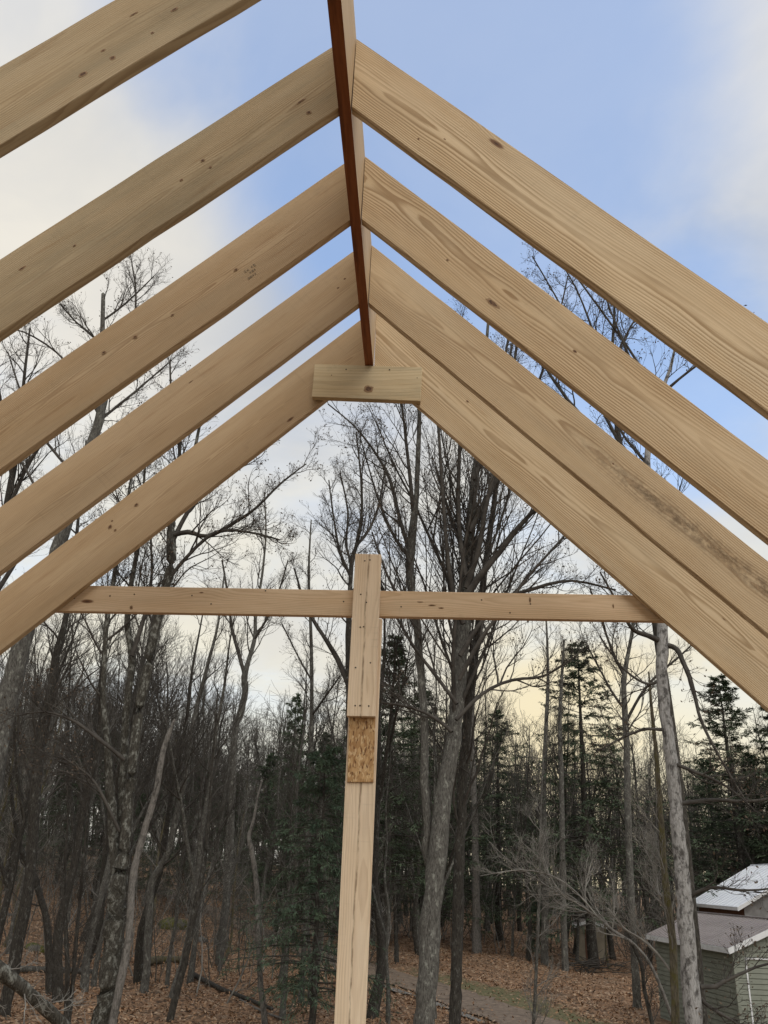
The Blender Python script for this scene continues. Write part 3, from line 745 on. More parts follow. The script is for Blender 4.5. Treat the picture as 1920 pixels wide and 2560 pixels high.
root2, W2, rz2 = building('white_roofed_house', 'brown walled house with white metal roof behind the green shed', np.array([16.5, 47.3]), np.array([0, 1.]), 8.4, 4.0, 3.78, .56,
                          dict(wall='wall_brown', roof='roof_pale'), over=.45, rib=.6)
gable = poly('gable_wall', [(.45, .43, -.3), (W2 - .45, .43, -.3), (W2 - .45, .43, 3.78), (4.0, .43, rz2 - .12), (.45, .43, 3.78)], [(0, 1, 2, 3, 4)], M['wall_grey'], root2)
for x_ in (1.4, 4.6):
    wn = box('window', x_, x_ + 1.0, .36, .425, 1.4, 2.6, M['trim'], root2); box('pane', x_ + .08, x_ + .92, .345, .40, 1.48, 2.52, M['glass'], wn)
p_ = at(1462, 2385, 60)
gz = float(ground_z(np.array([p_[0]]), np.array([60.]))[0])
root3, W3, rz3 = building('beige_hut', 'small beige hut deep in the woods past the dirt track', np.array([at(1440, 2385, 60)[0], 60]), np.array([.1, 1.]), 2.6, 1.0, 1.95, .35, dict(wall='beige', roof='roof_brown'), over=.12, rib=.4, floor_z=gz)
box('door', .6, 1.25, .10, .14, .0, 1.75, M['wall_brown'], root3)

# ------------------------------------------------------------------ trees of the photograph, one by one
def hero(label, Y, pts, bark_, limbs=(), stems=(), crown=None, twig='twig', seed=0, name='bare_tree', lean_y=0.0, leaves=0, rootf=1.25, group=None, topY=0.0, more=None):
    """pts: (px, py, width px) from the base upward; the lowest point is carried on down to the ground."""
    rg = np.random.default_rng(seed + 100)
    def path(pp, Yb, Ye, ground=False):
        P = []; Rr = []
        n = len(pp)
        for i, (px, py, wd) in enumerate(pp):
            q = at(px, py, Yb + (Ye - Yb) * i / max(1, n - 1)); P.append(q); Rr.append(metres(wd, q) / 2)
        if ground:
            d = P[0] - P[1]; d = d / abs(d[2]); d[0] *= .5; d[1] *= .5
            gz = float(ground_z(P[0][:1], P[0][1:2])[0])
            if P[0][2] > gz + .05:
                drop = P[0][2] - gz + .15
                nb = P[0] + d * drop; mid = P[0] + d * drop * .75
                P = [nb, mid] + P; Rr = [Rr[0] * rootf * 1.25, Rr[0] * 1.06] + Rr
            else: Rr[0] *= 1.15
        return np.array(P), np.array(Rr)
    P, Rr = path(pts, Y, Y + topY, True)
    root = empty(name, tuple(P[0]), label, 'tree', group)
    off = -P[0]
    geos = []; TP, TR, g = trunk_tube(rg, P, Rr, 11, .045, 4); geos.append(g)
    allP = [(TP, TR)]
    for st in stems:                                       # further stems rising from the same root
        q, rr = path(st, Y + rg.uniform(-.5, .5), Y + topY * .7 + rg.uniform(-.8, .8), st[0][1] > 2450)
        sP, sR, g = trunk_tube(rg, q, rr, 9, .045, 4); geos.append(g); allP.append((sP, sR))
    for v in geos: v[0][:] += off
    trunk_obj('trunk', geos, M[bark_], root)
    parts, lv = [], []
    lg = []
    for lm in limbs:
        q, rr = path(lm, Y, Y + rg.uniform(-1.2, 1.2)); lP, lR, g = trunk_tube(rg, q, rr, 7, .06, 3)
        parts.append((g[0], g[1])); lg.append((lP, lR))
    c = dict(n1=18, t0=.45, len1=3.5); c.update(crown or {}); c['n2'] = 6; c['n3'] = min(4, c.get('n3', 4)); c['n4'] = min(2, c.get('n4', 2)); c['minr'] = .0036
    lt = c.pop('limb_n', 8); ll = c.pop('limb_len', c['len1'] * .5); lt0 = c.pop('limb_t0', .15)
    if c['n1']:
        for tp, tr in allP:
            V, Q, l_ = crown_mesh(rg, tp[None], tr[None], leaves=leaves, **c); parts.append((V, Q))
            if l_: lv.append(l_)
        if more:
            V, Q, l_ = crown_mesh(rg, allP[0][0][None], allP[0][1][None], leaves=leaves, **more); parts.append((V, Q))
            if l_: lv.append(l_)
    for lP, lR in lg:
        if lt:
            V, Q, l_ = crown_mesh(rg, lP[None], lR[None], n1=lt, t0=lt0, t1=1., len1=ll * 1.15, a1=(.3, .8), n2=6, n3=c['n3'], n4=c['n4'], minr=.0036, leaves=leaves // 3)
            parts.append((V, Q))
            if l_: lv.append(l_)
    if parts:
        V, Q = join(parts); mesh_np('crown', V + off, Q, M[twig], root)
    if lv:
        V, Q = join(lv); o = mesh_np('withered_leaves', V + off, Q, M['deadleaf'], root, smooth=False); o['kind'] = 'stuff'
    return root

# C1: the big vase-shaped tree behind the post, its stems fanning out
hero('tall pale-lichened tree right of the centre post fanning into many upright limbs', 25,
     [(1060, 2554, 50), (1072, 2410, 52), (1079, 2267, 49), (1098, 2099, 47), (1115, 1955, 40), (1132, 1859, 38), (1141, 1787, 37), (1146, 1716, 37), (1153, 1620, 40), (1160, 1548, 38), (1168, 1465, 34), (1171, 1379, 28), (1180, 1270, 22), (1191, 1159, 17), (1205, 1020, 13), (1215, 880, 9), (1225, 740, 5)],
     'bark_grey',
     limbs=[[(1160, 1500, 20), (1200, 1440, 17), (1249, 1379, 15), (1295, 1320, 13), (1336, 1275, 11), (1400, 1200, 8), (1470, 1090, 5)],
            [(1165, 1470, 16), (1195, 1380, 14), (1212, 1280, 12), (1240, 1150, 10), (1275, 980, 8), (1300, 800, 5)],
            [(1158, 1560, 14), (1130, 1470, 12), (1118, 1380, 11), (1108, 1250, 9), (1098, 1100, 8), (1090, 960, 6), (1092, 800, 4)],
            [(1165, 1440, 14), (1150, 1350, 12), (1146, 1240, 10), (1150, 1100, 9), (1160, 950, 7), (1150, 800, 4)],
            [(1150, 1640, 13), (1200, 1560, 11), (1260, 1500, 10), (1340, 1470, 9), (1430, 1452, 7), (1540, 1475, 4)],
            [(1148, 1700, 12), (1200, 1600, 10), (1262, 1520, 8), (1330, 1430, 7), (1420, 1330, 5), (1500, 1230, 3)],
            [(1143, 1760, 11), (1090, 1690, 9), (1030, 1610, 8), (970, 1500, 6), (930, 1400, 4)],
            [(1140, 1800, 11), (1205, 1735, 9), (1280, 1700, 8), (1360, 1690, 6), (1440, 1640, 4)],
            [(1130, 1830, 10), (1080, 1790, 8), (1010, 1765, 7), (950, 1755, 5), (890, 1730, 3)],
            [(1175, 1330, 14), (1225, 1230, 12), (1290, 1090, 10), (1345, 960, 7), (1390, 820, 5), (1420, 690, 3)],
            [(1185, 1200, 10), (1235, 1060, 8), (1262, 900, 6), (1290, 720, 3)]],
     crown=dict(n1=14, t0=.5, len1=3.2, a1=(.35, .7), n2=7, n3=5, n4=3, up=.10, limb_n=14, limb_len=2.2), seed=1, leaves=900, topY=2,
     more=dict(n1=20, t0=.42, t1=.72, len1=8.5, a1=(.10, .5), n2=10, n3=4, n4=2, up=.05, wig=.05, taperlen=.25, r1f=.35, minr=.0036))
hero('slim lichen-spotted stem growing close against the big fanning tree', 25.6,
     [(1078, 2554, 16), (1084, 2400, 18), (1088, 2290, 20), (1080, 2190, 22), (1066, 2123, 22), (1070, 2075, 21), (1062, 1955, 21), (1062, 1860, 20), (1055, 1716, 20), (1046, 1620, 21), (1043, 1548, 20), (1027, 1465, 19), (1029, 1350, 22), (1041, 1234, 14), (1047, 1089, 11), (1050, 950, 8), (1058, 800, 4)],
     'bark_grey', limbs=[[(1029, 1390, 12), (1000, 1300, 10), (975, 1200, 8), (930, 1120, 6), (880, 1060, 4), (820, 1010, 3)], [(1030, 1400, 10), (990, 1350, 8), (950, 1260, 6), (925, 1180, 4), (900, 1090, 3)], [(1035, 1300, 11), (1020, 1150, 9), (1005, 1020, 6), (985, 900, 3)], [(1045, 1580, 10), (1000, 1500, 8), (965, 1430, 6), (930, 1330, 4)]],
     crown=dict(n1=12, t0=.55, len1=2.6, a1=(.4, .9), limb_n=11, limb_len=1.9, up=.08), seed=2, leaves=900)
hero('straight dark-barked tree just right of the big fanning tree', 28,
     [(1137, 2554, 30), (1141, 2410, 30), (1146, 2243, 28), (1151, 2075, 26), (1158, 1931, 25), (1168, 1811, 23), (1182, 1690, 21), (1196, 1560, 19), (1215, 1400, 15), (1240, 1220, 12), (1255, 1050, 9), (1280, 860, 5)],
     'bark_dark', crown=dict(n1=26, t0=.38, len1=4.4, up=.07, a1=(.45, .95)), seed=3, leaves=400)
# right-hand pale tree
hero('tall pale grey tree with black bark blotches beside the green shed', 22,
     [(1733, 2554, 45), (1723, 2410, 41), (1714, 2290, 39), (1704, 2171, 36), (1692, 2051, 34), (1682, 1931, 31), (1666, 1811, 29), (1655, 1692, 28), (1655, 1620, 29), (1655, 1562, 26), (1648, 1450, 23), (1634, 1300, 19), (1618, 1150, 15), (1640, 1020, 11), (1676, 920, 8), (1690, 850, 4)],
     'bark_pale',
     limbs=[[(1650, 1602, 16), (1620, 1590, 13), (1590, 1578, 11), (1572, 1560, 9), (1540, 1500, 6), (1500, 1430, 4)],
            [(1664, 1612, 14), (1690, 1622, 13), (1708, 1655, 12), (1723, 1692, 12), (1738, 1745, 10), (1752, 1800, 8), (1785, 1868, 7), (1838, 1960, 5), (1870, 2010, 3)],
            [(1700, 2010, 12), (1740, 2004, 11), (1800, 2000, 10), (1860, 2003, 8), (1925, 1995, 6), (1990, 1960, 4)],
            [(1722, 2246, 11), (1748, 2228, 10), (1790, 2218, 8), (1850, 2225, 6), (1920, 2222, 4), (1990, 2200, 3)],
            [(1750, 2468, 12), (1790, 2466, 11), (1812, 2452, 10), (1850, 2436, 8), (1890, 2418, 6), (1960, 2400, 4)],
            [(1755, 2500, 11), (1785, 2525, 9), (1820, 2545, 7), (1860, 2572, 5)],
            [(1678, 1905, 10), (1725, 1925, 9), (1775, 1945, 7), (1830, 1975, 5), (1890, 2030, 3)],
            [(1664, 1825, 9), (1620, 1822, 8), (1590, 1830, 7), (1545, 1850, 5), (1490, 1880, 3)],
            [(1655, 1700, 8), (1620, 1710, 7), (1580, 1690, 6), (1540, 1650, 4), (1500, 1590, 3)],
            [(1620, 1160, 9), (1592, 1130, 7), (1560, 1090, 6), (1520, 1020, 4), (1480, 930, 3)],
            [(1630, 1060, 9), (1600, 960, 7), (1560, 860, 6), (1520, 760, 4), (1480, 650, 2.5)],
            [(1640, 1010, 8), (1590, 900, 7), (1520, 800, 5), (1440, 690, 4), (1380, 600, 2.5)],
            [(1660, 980, 8), (1720, 930, 6), (1790, 880, 4), (1850, 840, 3)]],
     crown=dict(n1=12, t0=.7, len1=2.4, limb_n=6, limb_len=1.1, n3=3, n4=1, up=.05), seed=4, leaves=700)
hero('thin yellow-mossed tree pressed beside the pale blotched trunk', 22.8,
     [(1690, 2554, 20), (1682, 2362, 19), (1671, 2267, 18), (1662, 2190, 17), (1657, 2123, 16), (1651, 2027, 14), (1642, 1900, 11), (1630, 1780, 8), (1622, 1680, 4)],
     'bark_moss', limbs=[[(1686, 2440, 7), (1640, 2380, 6), (1600, 2345, 5), (1560, 2320, 4), (1520, 2270, 3)], [(1670, 2250, 6), (1645, 2230, 6), (1640, 2180, 4), (1610, 2120, 3)]], crown=dict(n1=16, t0=.25, len1=1.6, limb_n=9, limb_len=.8), seed=5, twig='twig_pale')
hero('bent white-barked branch tree sprawling low before the dirt track', 27,
     [(1640, 2440, 8), (1590, 2365, 7), (1531, 2326, 8), (1500, 2296, 6), (1469, 2276, 7), (1425, 2240, 5), (1378, 2222, 5), (1330, 2190, 3.5), (1270, 2150, 3), (1225, 2105, 2)],
     'bark_bare', limbs=[[(1470, 2277, 6), (1462, 2235, 5), (1468, 2195, 4), (1480, 2150, 3)], [(1400, 2232, 5), (1370, 2180, 4), (1350, 2110, 3)], [(1500, 2300, 5), (1440, 2230, 4), (1380, 2190, 4), (1300, 2175, 3), (1200, 2190, 2)]],
     crown=dict(n1=18, t0=.3, len1=1.7, n3=3, n4=1, limb_n=8, limb_len=1.0, up=.03), seed=6, twig='twig_pale', rootf=1.0)
hero('grey forked tree standing left of the pale blotched trunk', 40,
     [(1585, 2380, 19), (1577, 2240, 18), (1572, 2099, 17), (1569, 1990, 16), (1567, 1883, 16), (1560, 1740, 14), (1562, 1680, 12), (1575, 1610, 9), (1585, 1540, 7), (1590, 1460, 4)],
     'bark_grey', limbs=[[(1562, 1690, 9), (1540, 1650, 8), (1520, 1600, 6), (1500, 1540, 5), (1475, 1470, 3)], [(1566, 1780, 8), (1530, 1730, 6), (1495, 1665, 5), (1460, 1600, 3)], [(1568, 1800, 8), (1600, 1740, 7), (1640, 1690, 6), (1700, 1640, 5), (1760, 1580, 3)]],
     crown=dict(n1=18, t0=.5, len1=3.2, limb_n=9, limb_len=2.0), seed=7)
for j, (pp, lab) in enumerate([([(1361, 2415, 18), (1364, 2171, 16), (1359, 2027, 14), (1362, 1880, 12), (1370, 1700, 8), (1365, 1540, 4)], 'straight grey trunk rising from the bank beyond the grass verge'),
                               ([(1414, 2437, 16), (1408, 2250, 15), (1404, 1979, 13), (1400, 1800, 10), (1410, 1600, 5)], 'second straight grey trunk on the bank, right of its taller neighbour'),
                               ([(1192, 2390, 24), (1190, 2250, 20), (1187, 2027, 16), (1180, 1850, 12), (1184, 1700, 7)], 'dead tree with a split pale base across the dirt track')]):
    hero(lab, [55, 53, 60][j], pp, ['bark_grey', 'bark_grey', 'bark_bare'][j], crown=dict(n1=18, t0=.4, len1=3.4, n4=2), seed=10 + j, name='bare_tree')
hero('slim young sapling standing on the grass verge of the track', 31, [(1334, 2560, 9), (1340, 2440, 8), (1349, 2195, 7), (1352, 2020, 5), (1360, 1850, 3)], 'bark_grey', crown=dict(n1=22, t0=.25, len1=1.5, n4=2), seed=14, name='sapling', twig='twig_pale')
hero('crooked dark sapling before the green shed wall', 29, [(1630, 2556, 10), (1612, 2480, 10), (1603, 2410, 9), (1580, 2360, 7), (1566, 2290, 4)], 'bark_dark', crown=dict(n1=14, t0=.3, len1=1.1, n4=2), seed=15, name='sapling')
# left of the post
hero('slender lichened tree left of the centre post', 36,
     [(762, 2330, 13), (770, 2099, 13), (775, 2010, 12), (777, 1931, 12), (780, 1740, 10), (777, 1572, 8), (772, 1430, 6), (778, 1300, 3)], 'bark_grey',
     limbs=[[(779, 1790, 6), (815, 1740, 5), (850, 1690, 4)], [(778, 1700, 5), (745, 1640, 4), (705, 1560, 3)]], crown=dict(n1=20, t0=.35, len1=2.6, limb_n=7, limb_len=1.3), seed=20, leaves=300)
hero('dark forked tree directly behind the splice board of the centre post', 33,
     [(880, 2200, 26), (878, 1900, 24), (874, 1692, 20), (872, 1560, 15), (875, 1470, 12), (880, 1400, 11), (892, 1360, 9), (905, 1270, 7), (900, 1170, 5), (890, 1080, 3)], 'bark_dark',
     limbs=[[(874, 1720, 16), (845, 1650, 14), (815, 1600, 11), (785, 1553, 9), (760, 1500, 6), (735, 1420, 4)], [(876, 1440, 8), (850, 1380, 7), (835, 1300, 5), (822, 1200, 3)], [(890, 1365, 8), (925, 1320, 7), (950, 1250, 5), (965, 1150, 3)], [(880, 1410, 7), (865, 1360, 6), (870, 1280, 5), (850, 1180, 3)]],
     crown=dict(n1=22, t0=.45, len1=3.2, limb_n=11, limb_len=1.8, up=.08), seed=21, leaves=500)
hero('grey tree with a forked top left of the young hemlock', 47,
     [(546, 2434, 21), (556, 2330, 20), (570, 2219, 18), (580, 2027, 17), (587, 1835, 17), (600, 1787, 17), (613, 1730, 16), (611, 1692, 16), (622, 1650, 11), (637, 1596, 10), (640, 1530, 8), (655, 1440, 6), (665, 1330, 4), (660, 1230, 3)], 'bark_grey',
     limbs=[[(612, 1690, 11), (596, 1630, 9), (580, 1570, 8), (570, 1490, 6), (555, 1400, 4)], [(635, 1600, 7), (660, 1560, 6), (690, 1500, 5), (720, 1400, 3)]], crown=dict(n1=16, t0=.6, len1=3.6, limb_n=12, limb_len=2.4, up=.07), seed=22, leaves=500, twig='twig')
hero('bleached bent dead trunk left of the young hemlock', 30, [(661, 2550, 15), (650, 2440, 14), (647, 2362, 14), (642, 2219, 13), (628, 2120, 12), (622, 2090, 10), (634, 2050, 7), (642, 2003, 6), (655, 1950, 4)], 'bark_bare', crown=dict(n1=5, t0=.5, len1=.9, n3=2, n4=0), seed=23, name='dead_tree')
hero('leaning thin dark trunk over the leaf litter left of the bleached trunk', 31, [(426, 2546, 19), (460, 2410, 17), (484, 2290, 15), (508, 2170, 13), (520, 2070, 10), (527, 1979, 8), (535, 1850, 5), (545, 1720, 3)], 'bark_dark', crown=dict(n1=16, t0=.4, len1=2.0, n4=2), seed=24)
hero('leaning birch-like grey trunk beside the bleached leaning snag', 36, [(368, 2400, 20), (378, 2219, 18), (400, 2170, 18), (422, 2123, 17), (450, 2003, 15), (465, 1931, 14), (485, 1800, 12), (520, 1660, 9), (545, 1560, 6), (560, 1440, 4)], 'bark_grey', crown=dict(n1=22, t0=.35, len1=3.3), seed=25)
hero('stout multi-stemmed lichen-covered tree at the woodland edge', 24,
     [(262, 2556, 66), (278, 2430, 58), (288, 2300, 52), (296, 2190, 44), (312, 2120, 30), (322, 1990, 26), (330, 1930, 25), (345, 1790, 26), (365, 1690, 26), (383, 1596, 24), (398, 1533, 23), (412, 1480, 22), (428, 1400, 24), (428, 1309, 22), (450, 1250, 14), (478, 1160, 10), (500, 1060, 7), (520, 960, 4)], 'bark_mottled',
     stems=[[(292, 2200, 30), (286, 2120, 28), (277, 1980, 24), (268, 1860, 18), (258, 1740, 14), (262, 1640, 12), (268, 1540, 11), (290, 1420, 10), (310, 1300, 7), (330, 1180, 4)],
            [(300, 2160, 24), (305, 2010, 22), (312, 1850, 22), (320, 1740, 20), (330, 1640, 18), (318, 1560, 15), (330, 1450, 12), (352, 1330, 9), (360, 1200, 6), (372, 1060, 4)]],
     limbs=[[(428, 1340, 13), (470, 1330, 12), (520, 1340, 10), (580, 1310, 9), (640, 1270, 7), (700, 1210, 5), (765, 1160, 3)],
            [(428, 1360, 13), (470, 1280, 11), (520, 1220, 9), (580, 1180, 7), (640, 1130, 5), (690, 1100, 3)],
            [(430, 1300, 12), (440, 1200, 10), (450, 1110, 8), (430, 1010, 6), (425, 900, 4)],
            [(420, 1450, 11), (470, 1390, 9), (540, 1330, 8), (620, 1330, 6), (700, 1350, 4)],
            [(330, 1640, 12), (355, 1560, 11), (372, 1500, 9), (380, 1420, 7), (375, 1310, 5)],
            [(312, 1900, 10), (250, 1850, 9), (180, 1800, 7), (110, 1780, 5), (40, 1790, 3)],
            [(300, 2080, 9), (240, 1960, 7), (190, 1915, 5), (150, 1890, 3)]],
     crown=dict(n1=14, t0=.55, len1=3.0, limb_n=13, limb_len=1.7, n2=7, n3=5, n4=3, up=.05), seed=26, leaves=900)
hero('bleached leaning snag with broken tip against the stout multi-stemmed tree', 23.4, [(285, 2540, 20), (308, 2420, 20), (322, 2340, 19), (328, 2240, 18), (335, 2180, 17), (352, 2110, 17), (372, 2040, 16), (392, 1970, 15), (405, 1890, 14), (420, 1840, 12), (436, 1800, 6)], 'bark_bare', crown=dict(n1=3, t0=.5, len1=.7, n3=0, n4=0), seed=27, name='dead_tree')
hero('big grey leaning tree with a broken dead top at the left woodland edge', 26,
     [(-40, 2060, 58), (0, 1835, 52), (32, 1700, 50), (62, 1586, 46), (108, 1470, 36), (156, 1338, 32), (205, 1180, 27), (249, 1049, 23), (262, 960, 17), (256, 850, 13), (258, 735, 9)], 'bark_grey',
     limbs=[[(255, 860, 7), (220, 830, 6), (185, 800, 4), (150, 760, 3)], [(258, 800, 6), (300, 770, 5), (345, 730, 4), (385, 690, 2.5)], [(258, 900, 8), (325, 830, 6), (340, 740, 5), (330, 660, 3)], [(250, 1040, 9), (200, 950, 7), (140, 880, 5), (60, 830, 4), (0, 820, 2.5)], [(250, 1050, 8), (300, 1010, 7), (360, 960, 5), (430, 900, 3)], [(200, 1200, 9), (120, 1110, 7), (60, 1000, 5), (20, 880, 3)], [(150, 1350, 9), (90, 1220, 7), (30, 1110, 5), (-30, 980, 3)]],
     crown=dict(n1=12, t0=.5, len1=2.6, limb_n=10, limb_len=1.5), seed=28, leaves=300)
hero('dark leaning tree at the left woodland edge behind the big grey one', 30, [(20, 2480, 30), (70, 2230, 28), (85, 2050, 26), (100, 1850, 26), (128, 1720, 22), (140, 1640, 20), (165, 1540, 14), (185, 1400, 10), (200, 1250, 6), (215, 1100, 3)], 'bark_dark', crown=dict(n1=26, t0=.35, len1=4.0), seed=29)
hero('crooked black trunk leaning left over the orange leaf litter', 34, [(118, 2310, 17), (100, 2240, 16), (86, 2195, 15), (60, 2140, 13), (46, 2099, 12), (30, 2000, 9), (24, 1900, 5)], 'bark_dark', crown=dict(n1=14, t0=.3, len1=2.0, n4=2), seed=30)
hero('thin twin-stemmed dark sapling left of the stout lichened tree', 26, [(165, 2545, 14), (168, 2440, 13), (165, 2330, 10), (160, 2200, 8), (170, 2050, 5), (165, 1900, 3)], 'bark_dark', stems=[[(178, 2500, 11), (188, 2380, 10), (200, 2250, 8), (215, 2080, 5), (230, 1950, 3)]], crown=dict(n1=16, t0=.3, len1=1.4, n4=2), seed=31, name='sapling')
# far left upper crowns seen between the rafters
hero('bushy bare tree filling the sky by the left rafters', 29, [(-110, 2300, 40), (-80, 1900, 36), (-20, 1500, 26), (20, 1250, 18), (45, 1100, 12), (60, 950, 8), (75, 820, 4)], 'bark_dark',
     limbs=[[(10, 1300, 11), (60, 1180, 9), (120, 1080, 7), (180, 960, 4)], [(-20, 1500, 12), (60, 1370, 10), (150, 1230, 7), (240, 1110, 4)], [(30, 1200, 10), (10, 1050, 8), (-10, 900, 6), (10, 720, 3)]],
     crown=dict(n1=24, t0=.45, len1=3.6, limb_n=14, limb_len=2.2, n2=7, n3=5, n4=3), seed=32, leaves=300)
hero('tall bare tree whose twiggy top shows between the right rafters', 31, [(1735, 2330, 24), (1702, 2000, 22), (1662, 1700, 20), (1610, 1400, 17), (1555, 1150, 13), (1530, 950, 10), (1535, 800, 6), (1540, 680, 3)], 'bark_dark',
     limbs=[[(1550, 1140, 10), (1420, 1000, 8), (1330, 860, 6), (1260, 700, 3)], [(1545, 1100, 9), (1470, 950, 7), (1420, 800, 5), (1330, 640, 3)], [(1535, 1000, 8), (1490, 850, 6), (1440, 720, 4), (1390, 640, 2)], [(1515, 940, 7), (1570, 830, 5), (1610, 760, 3)]],
     crown=dict(n1=20, t0=.5, len1=3.4, limb_n=13, limb_len=2.3, n2=7, n3=5, n4=3, up=.08), seed=33, leaves=900)

# the lichened limb crossing the lower left corner: a fallen tree propped up
def log(label, pts, mat, name='fallen_log', sides=10, seed=0, branches=0):
    rg = np.random.default_rng(seed); P = np.array([p[:3] for p in pts]); Rr = np.array([p[3] for p in pts])
    root = empty(name, tuple(P[0]), label, 'log')
    TP, TR, g = trunk_tube(rg, P, Rr, sides, .06, 4); g[0][:] -= P[0]
    trunk_obj('trunk', [g], M[mat], root)
    if branches:
        V, Q, _ = crown_mesh(rg, TP[None], TR[None], n1=branches, t0=.2, t1=.9, len1=1.1, n2=4, n3=3, n4=0); mesh_np('branches', V - P[0], Q, M['twig_pale'], root)['kind'] = 'stuff'
    return root
a = at(-60, 2375, 17); b = at(0, 2427, 17.4); c = at(75, 2485, 17.9); d = at(150, 2556, 18.5)
e = d + (d - c) * 3.2; e[2] = .05; s0 = a + (a - b) * 6
log('lichen-spotted fallen tree slanting down past the left woodland edge', [(*s0, .16), (*a, .15), (*b, .135), (*c, .12), (*d, .11), (*e, .06)], 'bark_mottled', 'fallen_tree', 12, 3, 8)
def gpt(px, py, up=0.0):
    d = ray(px, py); t_ = 10.
    for _ in range(400):
        q = CAM + d * t_
        if q[2] < float(ground_z(q[:1], q[1:2])[0]): break
        t_ += .25
    q = CAM + d * t_; q[2] = float(ground_z(q[:1], q[1:2])[0]) + up; return q
for i, (lab, pl, r, mt) in enumerate([
        ('long weathered log lying on the leaves behind the stout tree', [(20, 2432), (120, 2432), (235, 2440)], .14, 'bark_grey'),
        ('dark rotting log lying beyond the stout tree base', [(345, 2420), (400, 2410), (460, 2412)], .2, 'bark_moss'),
        ('curved fallen log among the leaves before the forked grey tree', [(480, 2440), (540, 2475), (600, 2500), (680, 2530)], .11, 'bark_dark'),
        ('pale broken branch lying far left on the forest floor', [(-20, 2285), (30, 2292), (60, 2300)], .08, 'bark_bare'),
        ('thin grey branch lying beside the post foot', [(600, 2505), (660, 2535), (720, 2555)], .05, 'bark_bare'),
        ('mossy log half buried below the young hemlock', [(700, 2470), (740, 2490), (800, 2500)], .13, 'bark_moss')]):
    P = [(*gpt(x, y, r * .8), r * (1 - .15 * j)) for j, (x, y) in enumerate(pl)]
    log(lab, P, mt, seed=40 + i, branches=4 if i in (0, 2, 4) else 0)
# mossy boulders
def boulder(label, px, py, sx, sz, mat, seed):
    rg = np.random.default_rng(seed); q = gpt(px, py)
    bm = bmesh.new(); bmesh.ops.create_icosphere(bm, subdivisions=3, radius=1)
    k1, k2 = rg.normal(0, 1, 3), rg.normal(0, 1, 3)
    for v in bm.verts:
        n = np.array(v.co); s = 1 + .16 * math.sin(3 * n @ k1) + .12 * math.sin(5 * n @ k2 + 1)
        v.co = Vector((n[0] * s * sx, n[1] * s * sx * .8, n[2] * s * sz))
    me = bpy.data.meshes.new('boulder'); bm.to_mesh(me); bm.free(); me.materials.append(M[mat])
    for p in me.polygons: p.use_smooth = True
    o = link('boulder', me); o.location = tuple(q); tag(o, label, 'boulder')
M['mossrock'] = simple('moss covered stone', (.075, .085, .022), (.14, .13, .03), 4, .95, .04, (.12, .11, .095))
M['stone'] = simple('grey fieldstone', (.13, .125, .115), (.20, .195, .18), 5, .9, .03, (.07, .075, .04))
boulder('yellow-green mossy boulder on the leaf litter before the woods', 432, 2318, 1.0, .6, 'mossrock', 2)
boulder('low dark mossy stone on the leaves left of the stout tree', 85, 2380, .55, .35, 'mossrock', 5)
boulder('small grey stone near the fallen dark log', 500, 2355, .4, .28, 'stone', 7)

# ------------------------------------------------------------------ evergreens
def conifer(name, height, rad, seed, needle, n_br=110, droop=-.02, base=.06, blade=(.14, .035), dens=11, label=None, spray=11, shape=.75):
    rg = np.random.default_rng(seed); root = empty(name, (0, 0, 0), label, 'tree')
    hs = np.linspace(0, height, 9); wob = np.cumsum(rg.normal(0, .03, (9, 2)), 0)
    P = np.column_stack([wob, hs]); R_ = .012 * height * (1 - hs / height) + .012
    TP, TR, g = trunk_tube(rg, P, R_, 8, .04, 3); trunk_obj('trunk', [g], M['bark_dark'], root)
    t = base + (1 - base) * (np.arange(n_br) + rg.random(n_br)) / n_br * .99
    z = t * height; az = np.arange(n_br) * 2.4 + rg.normal(0, .4, n_br)
    L = rad * (1 - t) ** shape * rg.uniform(.4, 1.2, n_br) + .15
    xy = np.stack([np.interp(z, hs, wob[:, 0]), np.interp(z, hs, wob[:, 1])], -1)
    D = np.stack([np.cos(az), np.sin(az), np.where(t > .75, .45, .05) + rg.normal(0, .12, n_br)], -1)
    r0 = .008 * L + .006
    P1, R1 = grow(rg, np.column_stack([xy, z]), D, L, r0, r0 * .25, 6, .06, droop)
    p, d, tt, rr, par = spawn(rg, P1, R1, spray, .15, 1.0, .6, 1.1, flat=.75)
    L2 = np.maximum(L[par] * .38 * (1.15 - .8 * tt) * rg.uniform(.6, 1.3, len(tt)), .12)
    P2, R2 = grow(rg, p, d, L2, np.full(len(L2), .006), np.full(len(L2), .003), 3, .1, droop)
    V, Q = join([tubes(P1, R1, 4), tubes(P2, R2, 3)])
    mesh_np('branches', V, Q, M['twig'], root)['kind'] = 'stuff'
    p, d, *_ = spawn(rg, P2, R2, dens, .0, 1.0, .35, 1.0, flat=.5)
    p1, d1, *_ = spawn(rg, P1, R1, dens, .35, 1.0, .35, 1.0, flat=.5)
    p = np.concatenate([p, p1]); d = np.concatenate([d, d1])
    n = len(p); l = blade[0] * rg.uniform(.6, 1.4, (n, 1)); wd = blade[1] * rg.uniform(.6, 1.3, (n, 1))
    sd = unit(np.cross(d, rg.normal(0, .6, (n, 3)) + np.array([0, 0, 1.])))
    dn = np.array([0, 0, -.25]) * l
    V = np.stack([p - sd * wd * .2, p + d * l * .55 + sd * wd * .5 + dn * .3, p + d * l + dn, p + d * l * .5 - sd * wd * .5 + dn * .3], 1).reshape(-1, 3)
    mesh_np('crown', V, np.arange(n * 4).reshape(n, 4), M[needle], root, smooth=False)
    return root
